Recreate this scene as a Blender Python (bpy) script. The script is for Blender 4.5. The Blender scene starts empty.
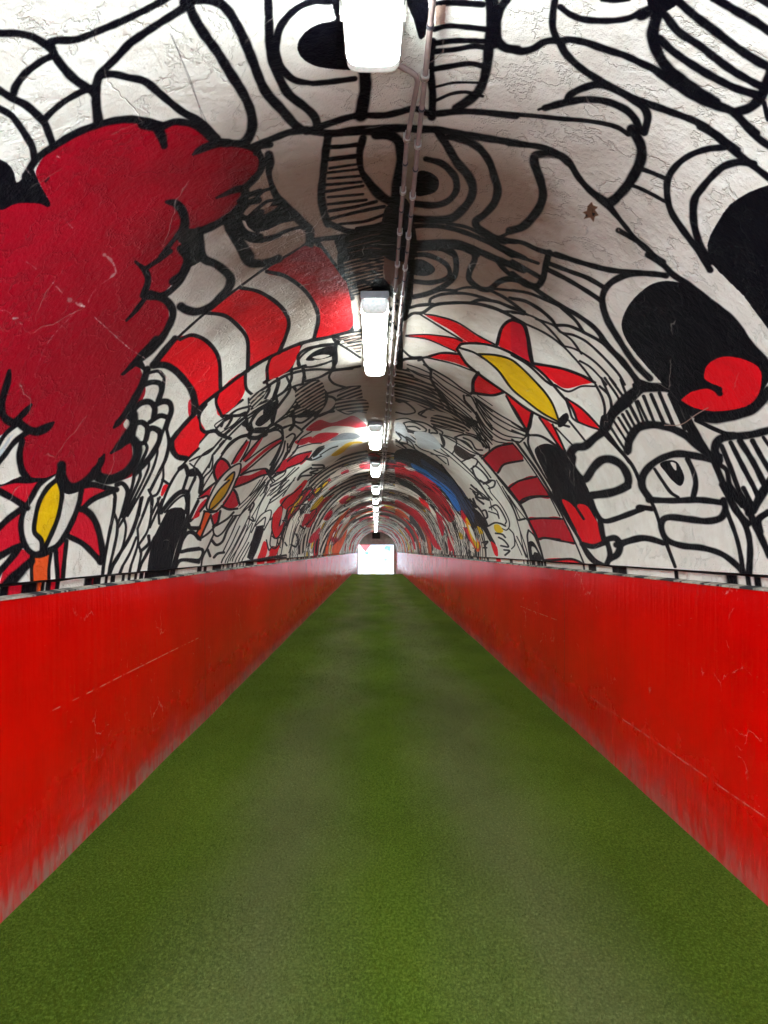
import bpy, bmesh, math, random
import numpy as np
from mathutils import Vector, noise

# ------------------------------------------------------------------ place
F = 710.0                # focal length in pixels of the 768-wide frame
VPX, VPY = 376.0, 550.0  # where the tunnel axis meets the picture
EYE = 1.52               # eye height; world z = 0 is the turf under the camera
CX, CZ, R = 0.075, EYE - 0.12, 1.60   # axis and radius of the vault
XL, XR = -1.525, 1.675   # faces of the red walls
Y0, YS, Y1 = -1.0, 1.0, 58.0
TOPL, TOPR = EYE - 0.207, EYE - 0.178
CRL, CRR = EYE - 0.138, EYE - 0.107
LAMPS = [1.27, 4.80, 8.88, 12.45, 16.5, 20.2, 23.9, 27.6, 31.3, 35.0, 38.7, 42.4, 46.1, 49.8, 53.5]
random.seed(7)
rng = np.random.RandomState(11)
C = bpy.context.scene.collection

# ------------------------------------------------------------------ painted mural -> surface colour map of the vault
PPR = 780.0              # map pixels per radian / per unit of ln(y)
NU = int(math.pi * PPR); NV = int(math.log(Y1 / YS) * PPR)
canvas = np.empty((NV, NU, 3), np.float32)

def lin(r, g, b):
    v = np.array([r, g, b], np.float32) / 255.0
    return np.where(v <= 0.04045, v / 12.92, ((v + 0.055) / 1.055) ** 2.4).astype(np.float32)
PAL = {'W': lin(236,236,226), 'w': lin(226,220,205), 'K': lin(5,5,14), 'k': lin(48,40,38), 'D': lin(40,44,42),
       'd': lin(96,84,76), 'C': lin(164,0,30), 'r': lin(236,10,28), 'R': lin(212,16,44), 'Y': lin(236,196,8),
       'y': lin(214,160,10), 'O': lin(240,92,34), 'B': lin(40,112,190), 'b': lin(52,70,100), 's': lin(140,150,158),
       'c': lin(205,218,222), 'n': lin(120,86,62), 'N': lin(178,150,136), 'X': lin(226,196,192)}
canvas[:] = PAL['W']

def surf(px, py):
    """photo direction -> (angle round the vault, distance along the tunnel)"""
    dx = (px - VPX) / F; dz = (VPY - py) / F
    cz = CZ - EYE
    a = dx * dx + dz * dz; b = -2 * (dx * CX + dz * cz); c = CX * CX + cz * cz - R * R
    t = (-b + np.sqrt(b * b - 4 * a * c)) / (2 * a)
    x = dx * t - CX; z = dz * t - cz
    ph = np.arctan2(z, -x)
    return np.where(ph < -1.5, ph + 2 * math.pi, ph), t          # 0 = left spring, pi = right spring
def uv_of(phi, y):
    return phi * PPR, np.log(np.maximum(y, 0.3) / YS) * PPR

def spline(P, closed=False, step=1.2):
    P = np.asarray(P, float)
    n = len(P)
    if n == 2 and not closed:
        k = max(2, int(np.hypot(*(P[1, :2] - P[0, :2])) / step))
        t = np.linspace(0, 1, k)[:, None]
        return P[0] * (1 - t) + P[1] * t
    if closed: Q = np.vstack([P[-1], P, P[0], P[1]]); m = n
    else: Q = np.vstack([2 * P[0] - P[1], P, 2 * P[-1] - P[-2]]); m = n - 1
    out = []
    for i in range(m):
        p0, p1, p2, p3 = Q[i], Q[i + 1], Q[i + 2], Q[i + 3]
        L = np.hypot(*(p2[:2] - p1[:2]))
        k = max(2, int(L / step))
        t = np.linspace(0, 1, k, endpoint=False)[:, None]
        # centripetal-like damping: shorten tangents when neighbours are very unequal
        m1 = (p2 - p0) * 0.5; m2 = (p3 - p1) * 0.5
        l1 = np.hypot(*m1[:2]); l2 = np.hypot(*m2[:2])
        if l1 > 1.1 * L: m1 = m1 * (1.1 * L / l1)
        if l2 > 1.1 * L: m2 = m2 * (1.1 * L / l2)
        t2, t3 = t * t, t * t * t
        out.append((2*t3-3*t2+1)*p1 + (t3-2*t2+t)*m1 + (-2*t3+3*t2)*p2 + (t3-t2)*m2)
    out.append(Q[-2][None] if not closed else out[0][:1])
    return np.vstack(out)

def brush(u, v, rad, col, alpha=1.0, soft=None):
    """lays one continuous spray stroke on the map"""
    pad = rad.max() + 3
    u0, u1 = int(max(0, u.min() - pad)), int(min(NU, u.max() + pad + 1))
    v0, v1 = int(max(0, v.min() - pad)), int(min(NV, v.max() + pad + 1))
    if u1 <= u0 or v1 <= v0: return
    buf = np.zeros((v1 - v0, u1 - u0), np.float32)
    last = None
    for a, b, r in zip(u, v, rad):
        if last is not None and math.hypot(a - last[0], b - last[1]) < max(0.5, 0.22 * r): continue
        last = (a, b)
        s = max(1.0, 0.42 * r) if soft is None else soft
        q = r + s + 1
        x0, x1 = max(u0, int(a - q)), min(u1, int(a + q + 2))
        y0, y1 = max(v0, int(b - q)), min(v1, int(b + q + 2))
        if x1 <= x0 or y1 <= y0: continue
        xs = np.arange(x0, x1) - a; ys = np.arange(y0, y1) - b
        d = np.sqrt(xs[None] ** 2 + ys[:, None] ** 2)
        cov = np.clip((r + s * 0.5 - d) / s, 0, 1).astype(np.float32)
        sub = buf[y0 - v0:y1 - v0, x0 - u0:x1 - u0]
        np.maximum(sub, cov, out=sub)
    buf = buf * alpha
    reg = canvas[v0:v1, u0:u1]
    reg += (col - reg) * buf[..., None]

def fill(u, v, col, alpha=1.0):
    v0, v1 = int(max(0, math.floor(v.min()))), int(min(NV, math.ceil(v.max()) + 1))
    ua, ub = u, np.roll(u, -1); va, vb = v, np.roll(v, -1)
    for y in range(v0, v1):
        yc = y + 0.5
        k = ((va <= yc) & (vb > yc)) | ((vb <= yc) & (va > yc))
        if not k.any(): continue
        xs = np.sort(ua[k] + (yc - va[k]) / (vb[k] - va[k]) * (ub[k] - ua[k]))
        for i in range(0, len(xs) - 1, 2):
            x0 = int(max(0, round(xs[i]))); x1 = int(min(NU, round(xs[i + 1])))
            if x1 > x0: canvas[y, x0:x1] += (col - canvas[y, x0:x1]) * alpha

def pstep(P):
    r = np.mean([math.hypot(p[0] - VPX, p[1] - VPY) for p in P])
    return max(.12, min(1.0, r / 780 * 1.6))
def stroke_px(P, col=PAL['K'], alpha=1.0):
    S = spline(P, step=pstep(P))
    ph, y = surf(S[:, 0], S[:, 1])
    u, v = uv_of(ph, y)
    rpx = np.hypot(S[:, 0] - VPX, S[:, 1] - VPY)
    n = len(S)
    q = np.arange(n) * pstep(P)
    wob = 1 + 0.06 * np.sin(q * 0.11 + rng.rand() * 6) + 0.04 * np.sin(q * 0.37 + rng.rand() * 6)
    brush(u, v, np.maximum(0.45, S[:, 2] * np.where(S[:, 2] < 5, .43, .48) * PPR / rpx * wob), col, alpha)
def fill_px(P, col, smooth=True):
    S = spline(P, True) if smooth else np.asarray(P, float)
    if not smooth:
        S = np.vstack([np.linspace(S[i], S[(i + 1) % len(S)], 12, endpoint=False) for i in range(len(S))])
    ph, y = surf(S[:, 0], S[:, 1])
    u, v = uv_of(ph, y)
    fill(u, v, col)

def hatch_px(P, ground, period):
    '''a patch filled with fine parallel spray lines'''
    S = spline(P, True)
    ph, y = surf(S[:, 0], S[:, 1]); u, v = uv_of(ph, y)
    r = np.hypot(S[:, 0] - VPX, S[:, 1] - VPY).mean()
    v0, v1 = int(max(0, v.min())), int(min(NV, v.max() + 2)); u0, u1 = int(max(0, u.min())), int(min(NU, u.max() + 2))
    if v1 <= v0 or u1 <= u0: return
    old = canvas[v0:v1, u0:u1].copy()
    fill(u, v, np.array([9, 9, 9], np.float32))
    m = canvas[v0:v1, u0:u1, 0] > 5
    U, V = np.meshgrid(np.arange(u0, u1), np.arange(v0, v1))
    per = period / r * PPR; a = rng.rand() * 6
    w = np.sin(2 * math.pi * (V + .35 * (U - u0) * rng.uniform(-.6, .6)) / per + 2.2 * np.sin(U / (per * 9.) + a) + 1.2 * np.sin(V / (per * 7.) + a))
    k = np.clip(w * 1.6 + .75, 0, 1)[..., None].astype(np.float32)
    pat = ground * (1 - k) + PAL['K'] * k
    canvas[v0:v1, u0:u1] = np.where(m[..., None], pat, old)

# strokes given in surface metres (arc length, distance) for the repeated far figures
def stroke_m(P, w, col=PAL['K']):
    S = spline([(a, b, w) for a, b in P], step=0.006)
    ph = S[:, 0] / R; y = np.clip(S[:, 1], YS, Y1)
    u, v = uv_of(ph, y)
    brush(u, v, np.maximum(0.4, S[:, 2] * 0.5 * PPR / np.maximum(y, 1) * 1.3), col)
def fill_m(P, col):
    S = spline([(a, b, 1) for a, b in P], True, step=0.05)
    u, v = uv_of(S[:, 0] / R, np.clip(S[:, 1], YS, Y1))
    fill(u, v, col)

def blob(cx, cy, rx, ry, n=9, rough=0.25, rot=0.0):
    out = []
    for i in range(n):
        a = 2 * math.pi * i / n
        k = 1 + rough * (random.random() - 0.5) * 2
        x, y = rx * k * math.cos(a), ry * k * math.sin(a)
        out.append((cx + x * math.cos(rot) - y * math.sin(rot), cy + x * math.sin(rot) + y * math.cos(rot)))
    return out
def far_figures(y0, y1):
    W = R * math.pi
    y = y0
    while y < y1:
        band = random.uniform(0.9, 1.6)
        s = random.uniform(-0.3, 0.1)
        theme = random.choice(['face', 'cloud', 'sock', 'scale', 'face', 'hatch', 'scale', 'face'])
        hue = random.choice([PAL['R'], PAL['r'], PAL['w'], PAL['W'], PAL['w'], PAL['Y'], PAL['O'], PAL['k'], PAL['n'], PAL['k']])
        if random.random() < 0.5:
            a, b = sorted((random.uniform(0, W), random.uniform(0, W)))
            fill_m([(a, y), ((a+b)/2, y + .2), (b, y + .1), (b, y + band), ((a+b)/2, y + band + .2), (a, y + band)], hue)
        while s < W:
            L = random.uniform(0.35, 0.9)
            c = (s + L / 2, y + band / 2)
            if theme == 'face':
                P = blob(c[0], c[1], L * .55, band * .5)
                fill_m(P, random.choice([PAL['W'], PAL['w'], PAL['w'], PAL['R']])); stroke_m(P + [P[0]], .08)
                Q = blob(c[0], c[1], L * .25, band * .2)
                fill_m(Q, random.choice([PAL['K'], PAL['Y'], PAL['W']])); stroke_m(Q + [Q[0]], .06)
                for k in range(3):
                    d = band * (.6 + .09 * k)
                    stroke_m([(s, y + d * .8), (c[0], y + d + .1), (s + L, y + d * .8)], .045)
            elif theme == 'cloud':
                P = blob(c[0], c[1], L * .6, band * .55, 11, .3)
                fill_m(P, random.choice([PAL['C'], PAL['r'], PAL['R'], PAL['O']])); stroke_m(P + [P[0]], .09)
            elif theme == 'sock':
                col = random.choice([PAL['r'], PAL['W'], PAL['R'], PAL['w']])
                P = [(s, y), (s + L * .6, y + .05), (s + L * .6, y + band), (s, y + band * .95)]
                fill_m(P, col); stroke_m([(s, y), (s + L * .12, y + band * .5), (s, y + band)], .08); L *= .6
            elif theme == 'scale':
                L *= .45
                for k in range(4):
                    yy = y + band * k / 4
                    stroke_m([(s, yy), (s + L * .5, yy + band * .26), (s + L, yy)], .05)
            else:
                fill_m([(s, y), (s + L, y), (s + L, y + band), (s, y + band)], random.choice([PAL['d'], PAL['w'], PAL['n']]))
                for k in range(7):
                    stroke_m([(s + L * k / 7, y), (s + L * (k + .6) / 7, y + band)], .045)
            s += L
        stroke_m([(W * k / 8, y + random.uniform(-.12, .12)) for k in range(9)], .1)
        y += band * random.uniform(.8, 1.0)

PAINT = '''
# ---- far coloured zones first
T 396 430 8
F k 0,170 120,150 250,210 350,280 450,380 560,520 640,640 700,768 560,768 500,640 400,520 280,400 150,320 0,260
F R 0,265 60,270 160,330 270,395 340,470 400,550 430,610 470,680 440,740 370,680 320,600 250,520 160,440 80,390 0,375
F W 60,290 110,295 160,330 100,320
F B 120,265 200,300 300,360 380,420 450,480 480,540 520,640 470,640 430,560 380,490 300,420 200,350 140,310
F b 200,230 300,290 420,370 500,440 560,520 620,640 620,740 540,650 480,540 430,470 330,400 220,300
F k 0,380 60,400 160,460 240,540 200,600 100,480 0,440
F w 0,400 40,440 120,480 200,540 250,620 180,570 100,520 0,470
F n 100,520 180,560 240,620 220,640 120,570
F r 180,540 240,570 270,620 220,610
F R 250,600 310,640 360,720 340,768 300,700
F w 260,600 330,680 380,768 340,768
F R 0,560 90,600 180,660 260,768 220,768 140,690 60,640 0,610
F O 0,630 60,660 110,720 60,700 0,680
F R 520,640 570,700 560,768 530,730
F Y 560,700 590,730 600,768 560,768
T 410 480 9.6
F R 510,455 560,480 600,560 660,620 620,640 560,560
F O 530,390 570,420 620,520 680,640 650,690 600,620 560,500
F Y 545,400 600,500 660,620 650,660 610,600 560,480
F W 560,430 580,440 640,560 640,600 590,520
F Y 640,445 670,455 700,510 670,520
F Y 470,500 500,520 515,560 485,570
F w 430,290 520,400 540,450 480,440 440,360
F w 540,560 600,650 620,700 540,640
F r 120,190 170,230 190,290 150,260
F R 250,310 290,340 330,460 310,540 270,420
F R 370,510 410,560 420,660 380,680 360,590
F w 190,250 240,310 260,400 210,330
F w 330,420 400,560 430,680 380,560
F R 0,280 80,350 180,460 250,580 300,670 230,640 150,510 60,380 0,330
F k 0,340 60,400 120,500 150,600 110,560 60,470 0,400
T 300 400 9.6
F R 100,240 190,190 300,215 420,180 520,150 640,245 540,265 480,255 340,250 200,290 60,290
F W 200,290 300,250 430,248 530,270 440,320 340,305 
F R 80,400 180,320 300,310 370,325 250,400 190,415 
F w 0,480 90,430 170,412 210,430 120,490 0,520
F R 0,520 90,490 100,530 40,600 0,620
F s 290,390 400,320 520,320 580,350 520,375 400,385
F c 220,440 330,400 440,380 510,380 420,440 300,450
F c 120,560 200,470 350,450 330,500 180,580
F Y 300,530 360,480 440,420 510,400 600,400 590,415 510,420 430,490 350,535
F w 420,500 480,440 570,410 480,460
F w 290,740 380,660 560,610 660,615 660,690 540,720 400,768 300,768
F R 570,620 670,615 670,660 590,660
F R 390,700 460,665 470,690 410,715
T 270 480 9.6
F W 600,0 768,0 560,120 520,180 470,150
F R 560,90 640,40 600,90
F Y 500,145 520,170 440,270 380,300 410,240
F R 330,330 380,330 360,380 320,450 300,420
F w 400,500 500,380 600,300 680,180 768,120 768,150 640,280 560,380 480,440 400,540
F R 660,200 700,160 760,150 700,230
F R 500,360 590,290 600,320 550,390
F R 370,600 400,530 480,460 470,510 410,600
F O 600,440 700,320 768,270 700,370 620,480
F w 640,530 700,420 768,340 768,380 700,470 650,560
F O 600,640 680,560 740,470 720,560 660,700 600,700
F R 20,400 80,260 120,260 110,330 90,440 140,400 120,480 50,550 20,520
F r 0,660 70,640 50,740 0,740
F r 90,200 230,110 330,0 350,20 270,150 180,290
F w 120,560 170,420 280,290 280,340 220,500 180,700 100,730
F w 280,340 330,330 230,640 200,700
# lines in the far right ring (8x tile)
T 396 430 8
S 1.6 90,10 200,50 330,110 450,190 560,290 640,380 720,500 768,560
S 1.6 370,40 480,100 600,170 690,200 740,180 735,110 650,50 560,20
S 2.2 265,0 270,40 330,110 380,130 385,90 350,30
S 1.6 385,40 480,80 470,150 450,190
F k 480,120 600,190 640,200 560,240 470,180
S 1.5 480,60 560,110 620,160 680,200
S 2 540,60 600,90 640,150 690,160 
S 1.8 530,250 600,220 650,240 640,280 600,310
S 2.2 610,310 640,380 700,420 740,400 700,340 640,290 620,290
S 1.6 650,240 700,300 760,380
S 2.2 700,430 740,420 768,400
S 1.5 150,70 250,110 310,160 350,180 420,210
S 1.5 130,90 200,150 300,190 400,270
S 1.5 200,180 330,260 430,360 500,450 560,560 640,680
S 1.5 280,190 400,220 420,280
S 1.2 350,140 500,270 640,400 740,540 768,640
S 2.5 360,280 430,370 400,330
S 2.5 600,440 660,500 640,540 700,590
S 2.5 640,470 700,540 740,560
S 2 560,540 640,600 690,660 740,768
S 4 620,640 680,700 720,768
F K 620,640 670,660 740,768 680,768 640,700
S 1 0,120 60,150 140,160
S 1.5 0,90 90,110 180,170 240,200
# dense band above it (8x, 396 352)
T 396 352 8
F d 0,150 100,150 180,230 300,260 390,380 560,510 600,600 560,640 430,500 260,460 130,400 0,390
S 1.6 80,140 130,150 200,180 280,200
S 1.6 90,100 180,130 270,170
S 1.6 90,130 170,180 270,220 330,260
S 1.3 80,180 200,230 320,290 390,360
S 1.3 60,230 180,260 300,320 390,400
S 1.3 0,260 150,290 300,350 380,420
S 1.3 0,300 150,330 280,400 380,440
S 2 0,330 120,360 260,410 340,460
S 2 0,390 70,400 140,450 150,480 80,495 0,480
S 2 230,470 200,500 240,520 180,490 240,460 300,440
F d 275,560 290,510 370,500 480,540 560,600 540,640 420,610 300,590
S 1 290,520 420,560 550,610
S 1 285,540 400,590 520,620
S 1.5 300,590 420,620 540,650 470,680
S 3 180,65 210,60 230,90 280,150
S 3 280,150 280,220 350,340 400,400
S 2 220,100 330,160 430,220 520,290 600,340
S 1.6 300,170 400,240 500,300 590,350
S 1.6 290,200 380,280 480,350 560,420 640,500
S 1.4 300,240 400,320 500,400 600,480
S 1.4 320,280 420,370 520,450 610,530
S 1.4 340,310 430,400 540,490 620,560
S 1.4 370,350 450,440 560,540 640,600
S 1.4 380,390 470,480 570,570
S 1.4 400,440 500,520 570,590
S 2.4 540,350 550,390 620,470 700,600 768,680
S 2 560,350 600,360 640,430 720,560 768,620
S 1.3 620,360 700,460 768,540
S 1.3 620,360 690,420 768,480
S 1.3 630,380 700,500 768,590
S 1.2 650,350 768,430
S 1.3 580,520 650,600 720,680 768,740
S 1.3 580,550 640,620 700,680 750,768
S 1.3 590,580 640,640 700,710 730,768
S 1.3 620,560 700,640 768,710
F K 560,520 600,530 660,560 640,580 590,600 560,570
S 2 60,570 110,560 180,580 240,620 230,640 160,640 90,620 60,570
S 2 80,600 150,600 190,620
S 2.2 130,550 230,570 310,620 330,650 280,650 270,680 320,720 370,750
S 2 300,600 370,640 360,680 380,740
S 2 470,680 530,660 600,670 680,720 720,768
S 2 480,690 560,720 610,768
S 1.5 570,660 680,700 740,768
S 1.5 0,540 80,530 150,560
S 1.5 90,640 170,660 280,740
S 1.2 0,630 60,640 160,700 250,768
F c 0,570 60,580 90,640 160,720 120,740 0,660
F c 150,640 280,660 360,768 200,768 160,700
S 1.6 0,640 40,690 20,720 90,730 80,680 150,720
S 1.6 20,650 120,720 150,768
S 2 0,700 80,768
# ---- left middle: dense zone
T 264 320 8
S 3.5 0,320 120,265 300,190 420,145 560,120 690,95 768,80
F r 50,300 180,240 300,195 250,280 210,400 100,450 30,480 20,440 25,370
S 2 60,300 20,380 20,470
S 3 300,190 260,270 215,390
S 3.5 0,500 100,440 215,400 330,365 
S 2.5 600,190 450,200 330,260 270,330 280,370 380,375 480,350 545,325
F K 335,320 390,260 480,220 575,205 580,240 560,290 500,280 430,300 400,325
F W 400,320 440,285 500,275 530,300 450,320
S 4 575,200 555,300 560,390
S 3.5 310,370 320,430 310,500
S 3 330,490 440,460 540,410 650,390 768,370
S 3 220,400 215,480 160,570 80,620 
S 3 100,460 120,490 90,600 60,640
S 2.5 210,410 200,400
S 3 20,500 40,560 0,640
F K 60,620 110,620 90,768 0,768 0,700
S 2 0,700 60,660
S 2.5 90,620 180,560 240,530 310,510
S 3.5 240,540 270,590 250,660 180,750
F d 270,540 420,480 480,560 480,640 420,768 200,768 260,640
S 1 290,550 430,500
S 1 290,580 450,520
S 1 290,610 460,545
S 1 280,650 470,580
S 1 260,690 480,610
S 1 230,720 400,650
S 4 430,490 470,560 500,600 480,680 410,768
S 2.5 500,590 600,560 660,540 768,530
S 2.5 650,540 560,510 520,460 540,410
S 3 490,610 550,620 580,660 540,720 440,768
F d 600,580 768,540 768,700 600,700
S 2 580,710 660,690 768,710
S 2.5 600,190 680,240 768,300
F K 540,130 620,130 600,190 570,190
F d 600,110 768,80 768,270 700,220
S 1.2 610,160 760,110
S 1.2 620,190 768,150
S 1.2 660,215 768,190
N 0.9 610,150 740,115
N 0.9 640,175 768,140
N 0.9 680,205 768,185
N 0.9 700,235 768,220
# 270 400 tile
T 270 400 8
S 2.5 0,210 80,160 180,100 230,0
S 4 180,100 190,190 160,240
S 2 190,60 260,40 350,0
S 2.5 260,120 200,140 190,170 260,180 380,90 430,30 440,0
F K 250,110 300,70 380,30 430,20 390,70 300,120
S 2.5 510,90 420,110 330,170 250,240
S 3 0,240 60,210 90,220 100,290 60,330
S 2.5 90,230 180,200 240,230
F d 540,0 768,0 768,90 540,80
S 1.5 540,80 620,110 700,90 768,100
S 2 260,250 190,330 150,420
S 2 130,300 180,270 200,290 150,380
S 2 100,320 80,380 30,470 0,520
S 2 120,330 100,420 40,520 0,590
S 2 140,350 130,440 60,540 10,600
S 2 155,400 100,500 40,600 0,640
S 2 230,350 190,420 80,530
F R 50,580 90,500 180,450 330,415 290,470 200,520 120,550
S 2 80,540 200,445 330,410
S 2 60,580 140,545 250,500 300,450
F R 200,330 330,290 300,340 240,360
S 1.5 180,420 230,380 330,350 410,345
S 1.5 330,250 250,300 220,340
S 2 330,470 280,470 340,480 410,450
S 2 320,465 380,390 430,370
S 1.5 400,440 480,390 540,370
F K 340,460 370,400 440,380 400,420 370,450
S 2.2 340,520 420,520 430,540 330,550
S 2.2 380,560 320,580 380,590
S 2.2 330,600 250,610 220,640 250,590 330,540
S 1.5 230,540 120,640 60,720
F r 170,768 200,720 280,640 300,650 260,720 220,768
F d 330,640 430,560 600,440 768,400 768,480 600,520 480,620 400,700 320,700
F d 600,640 768,560 768,640 640,700 480,768 420,768
S 1.5 0,640 120,560 110,600 0,680
S 1.5 20,660 0,600 90,580
S 1.3 0,700 100,640 200,540
S 1.3 0,730 130,640
S 1.3 100,768 200,620
S 1.5 360,768 330,700 280,740 240,768
# 270 480 tile (9.6)
T 270 480 9.6
S 1.4 0,150 90,80 180,0
S 1.4 0,190 120,100 230,0
S 1.2 0,60 90,20
S 1.6 100,250 150,180 230,120 300,60
S 1.6 30,330 90,260 120,260 110,340 90,440
S 1.6 150,390 170,280 260,200 330,100 400,90 400,140 290,240 230,260
S 1.4 120,390 160,400 150,440
S 1.4 20,540 50,560 140,470
S 1.4 20,640 70,640 100,560 60,560
S 1.4 100,730 140,520 200,360 280,280 290,320
S 1.2 180,700 260,440 280,400 270,370 320,300
S 2 250,520 270,570 250,640 200,620
S 2 140,600 160,630
S 2 290,440 330,470
S 1.4 290,240 350,230 380,250 340,280
S 1.4 410,130 440,150 500,60
F d 260,700 310,560 400,440 480,340 520,250 620,140 768,60 768,110 660,200 560,300 480,420 400,520 320,700
F d 480,620 540,480 640,340 768,220 768,260 660,370 560,520 520,700 480,700
S 1.2 380,300 450,280 400,380 340,430
S 1.4 60,740 150,740 
# 190 400 tile
T 190 400 8
F R 0,0 140,0 100,50 60,90 0,150
S 4 130,40 80,110 70,190 100,240 130,260 200,250 240,280 280,280
F r 215,0 420,0 350,50 290,110 260,115 220,80 
S 3.5 210,-20 220,60 260,120 340,125 440,120
S 3 420,0 350,50 290,100
S 3 470,-10 470,70 440,120
F r 0,150 60,130 60,200 90,250 130,270 60,350 0,440
S 2.5 150,260 80,340 0,440
S 3 250,210 270,170 330,140 310,190 280,230
S 1.4 220,240 200,200 300,130
S 1.4 250,260 340,200 400,140
S 1.4 270,290 430,150 560,50 680,0
S 2 190,430 300,300 420,180 500,120 640,20
S 3 190,430 270,330 240,360
F d 480,0 680,0 600,40 500,90
S 1.2 490,60 640,0
S 5 430,190 490,230 470,290 530,300 600,270
S 2.2 490,210 490,170 560,80 680,20
S 2.2 500,240 560,240 640,200 670,120
F K 530,180 560,140 620,80 680,60 660,130 600,150 560,190
F W 580,140 600,110 640,110 610,135
S 3 670,40 650,150 660,190
S 3 600,270 640,200 700,200 720,220
S 2.5 620,250 700,240 740,280 740,330 700,420 640,560
S 2 660,200 768,110
S 2 700,230 768,210
S 2.2 240,460 300,380 380,310 470,280
S 2.2 250,430 320,340 400,290 470,270
F R 340,510 390,420 450,330 470,330 430,410 380,490
F R 420,480 500,370 570,290 580,300 520,400 440,490
F R 400,560 480,490 560,420 640,360 720,320 740,330 640,390 560,450 480,520 410,590
F R 400,610 480,600 600,550 640,580 560,610 460,660 360,700 340,680
S 2 330,510 380,420 450,320
S 2 400,490 460,380 480,320
S 2 420,470 500,370 570,290
S 2 440,490 560,400 640,350 720,310
S 2 410,590 500,520 640,400 740,330
S 2.5 400,600 480,570 600,550 640,580
S 2.5 350,700 460,660 560,610 640,590
F R 190,600 195,530 240,470 290,490 310,530 280,590 220,650
S 3 210,650 190,590 195,530 240,470 290,490 320,540
F W 330,530 400,510 390,580 330,700 280,768 150,768 200,680 260,590
S 2.2 160,768 200,680 270,590 340,530 400,510 390,590 340,690 290,768
F y 200,768 240,690 300,620 350,580 340,640 270,768
S 2 190,768 240,690 300,615 350,575 340,640 270,768
F R 80,768 120,720 190,670 200,700 160,768
S 2 70,768 120,720 200,660
S 5 0,580 60,580 90,640 80,740
F K 20,560 60,580 100,600 100,660 60,600 0,600
S 2 0,510 60,560 30,540 100,440 190,380
S 2.2 0,490 60,460 150,420 250,310
S 2 90,610 160,500 180,440 170,550 110,620 90,700
S 2 180,440 150,540
S 1.8 200,540 130,650 90,720
S 2 0,700 40,640
S 1.6 740,340 700,450 640,560
S 1.6 730,370 690,470 640,570
S 1.6 750,390 700,500 650,590
S 1.6 768,420 720,520 660,600
F R 700,570 768,480 768,550
F K 600,550 650,590 650,640 620,600
S 1.6 680,650 660,620 740,580 768,560
S 1.5 600,600 540,700 480,768
S 1.3 620,620 560,700 520,768
S 1.3 640,640 600,720 560,768
S 1.3 768,620 700,690 620,768
S 1.3 768,660 700,740
# 190 480 tile
T 190 480 8
F R 80,130 120,90 200,30 190,60 150,110 100,150
F R 130,150 120,200 60,270 20,310 40,260 80,190
F R 260,210 280,140 340,90 370,110 390,190 360,220 310,230
S 3 350,80 370,110 395,190
S 3 250,210 310,235 380,230
F R 170,290 240,250 220,320 200,360 180,330
F W 340,0 200,30 150,130 130,210 160,250 210,240 290,140 350,40
F y 310,0 340,0 280,120 200,230 155,245 165,190 230,80
S 2.2 240,-20 180,80 130,200 140,240 200,250
S 2 310,0 230,80 165,180 155,240 220,190 280,120 340,0
S 2.2 370,-10 330,90 270,190 210,250 
S 2.2 70,130 130,80 200,20
S 2.5 60,150 140,130 110,210 20,310 0,330
S 3 110,250 150,260 210,250
F O 110,265 160,275 120,380 80,460 50,440 90,330
S 2.5 110,265 80,360 45,430
S 2.5 165,280 110,400 80,470
S 3 240,250 220,340 190,370 
S 2.5 165,290 190,370 210,360
S 2.5 80,470 140,430 190,380
S 3 0,380 40,380
S 3 0,420 40,440 80,480
S 3.5 0,555 90,555 100,590 70,640 0,640
S 2 0,700 60,700
S 2.5 210,365 300,310 350,260 
S 2.2 180,370 190,430 220,450 270,410 340,300
S 2.2 190,430 140,540 100,620 90,700 130,720
S 3 170,480 210,520 260,490 300,400 370,290
S 1.6 340,290 400,280 430,240 500,150 600,20
S 3 140,560 160,610
S 3 190,620 220,590 270,580 
S 1.5 260,580 330,440 400,290 500,180 600,40
S 1.5 250,650 330,520 400,370 
S 1.2 280,650 350,540 430,380 470,290
S 1.2 300,650 370,520 450,360
S 1.2 320,640 400,520 470,340 480,200
S 1.2 340,640 430,450 500,330
S 1.2 360,650 460,470 500,350
S 1.2 390,640 470,500
S 1.2 400,660 440,600 500,480
S 1.2 390,210 470,130 560,0
S 1.2 400,230 480,150 600,0
S 1.2 520,330 560,200 640,60
S 1.2 490,300 590,130 620,60
S 2 480,260 510,200 500,180 470,240
S 2 470,310 510,330 500,300
S 2 640,0 620,20 590,100
S 1.5 520,370 560,330 600,300 590,370
S 1.5 490,420 560,290 640,240 640,300 590,400
S 1.4 630,190 700,140 768,80
S 1.4 600,250 660,140 768,60
S 1.4 640,320 768,150
P K 530,370 585,360 590,400 560,500 530,580 500,640 455,620 480,540 510,430
F r 680,250 730,210 740,270 710,350 700,400 768,340 720,430 680,460 655,380 655,300
F r 560,570 590,490 620,520 610,600 580,640 540,630
F r 620,620 710,520 690,600 640,650
S 1.5 655,300 655,400 690,470 740,400 768,340
S 1.5 610,480 630,560 650,540
S 1.5 655,400 640,520 680,550 720,500
S 2 200,690 400,650 560,630 768,600
# ---- second sock on the right
T 400 416 4.8
F R 395,203 460,150 540,128 592,210 500,232 470,272
F R 518,345 570,310 650,290 722,385 640,390 580,417
F R 613,500 680,490 768,490 800,590 700,585 658,592
T 512 488 6
F R 95,185 180,180 305,185 378,332 300,318 210,300 158,310
F r 190,430 350,425 435,462 440,500 200,500
T 470 480 9.6
F R 375,80 450,40 560,20 660,0 770,170 620,160 540,190 480,220
F R 565,390 640,375 768,375 820,560 720,560 655,570
S 1.6 270,-20 380,120 480,250 560,390 640,540 690,700 700,768
S 1.2 255,0 330,130 420,290 480,480 540,660 560,768
S 1.2 310,60 400,230 460,380
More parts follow.
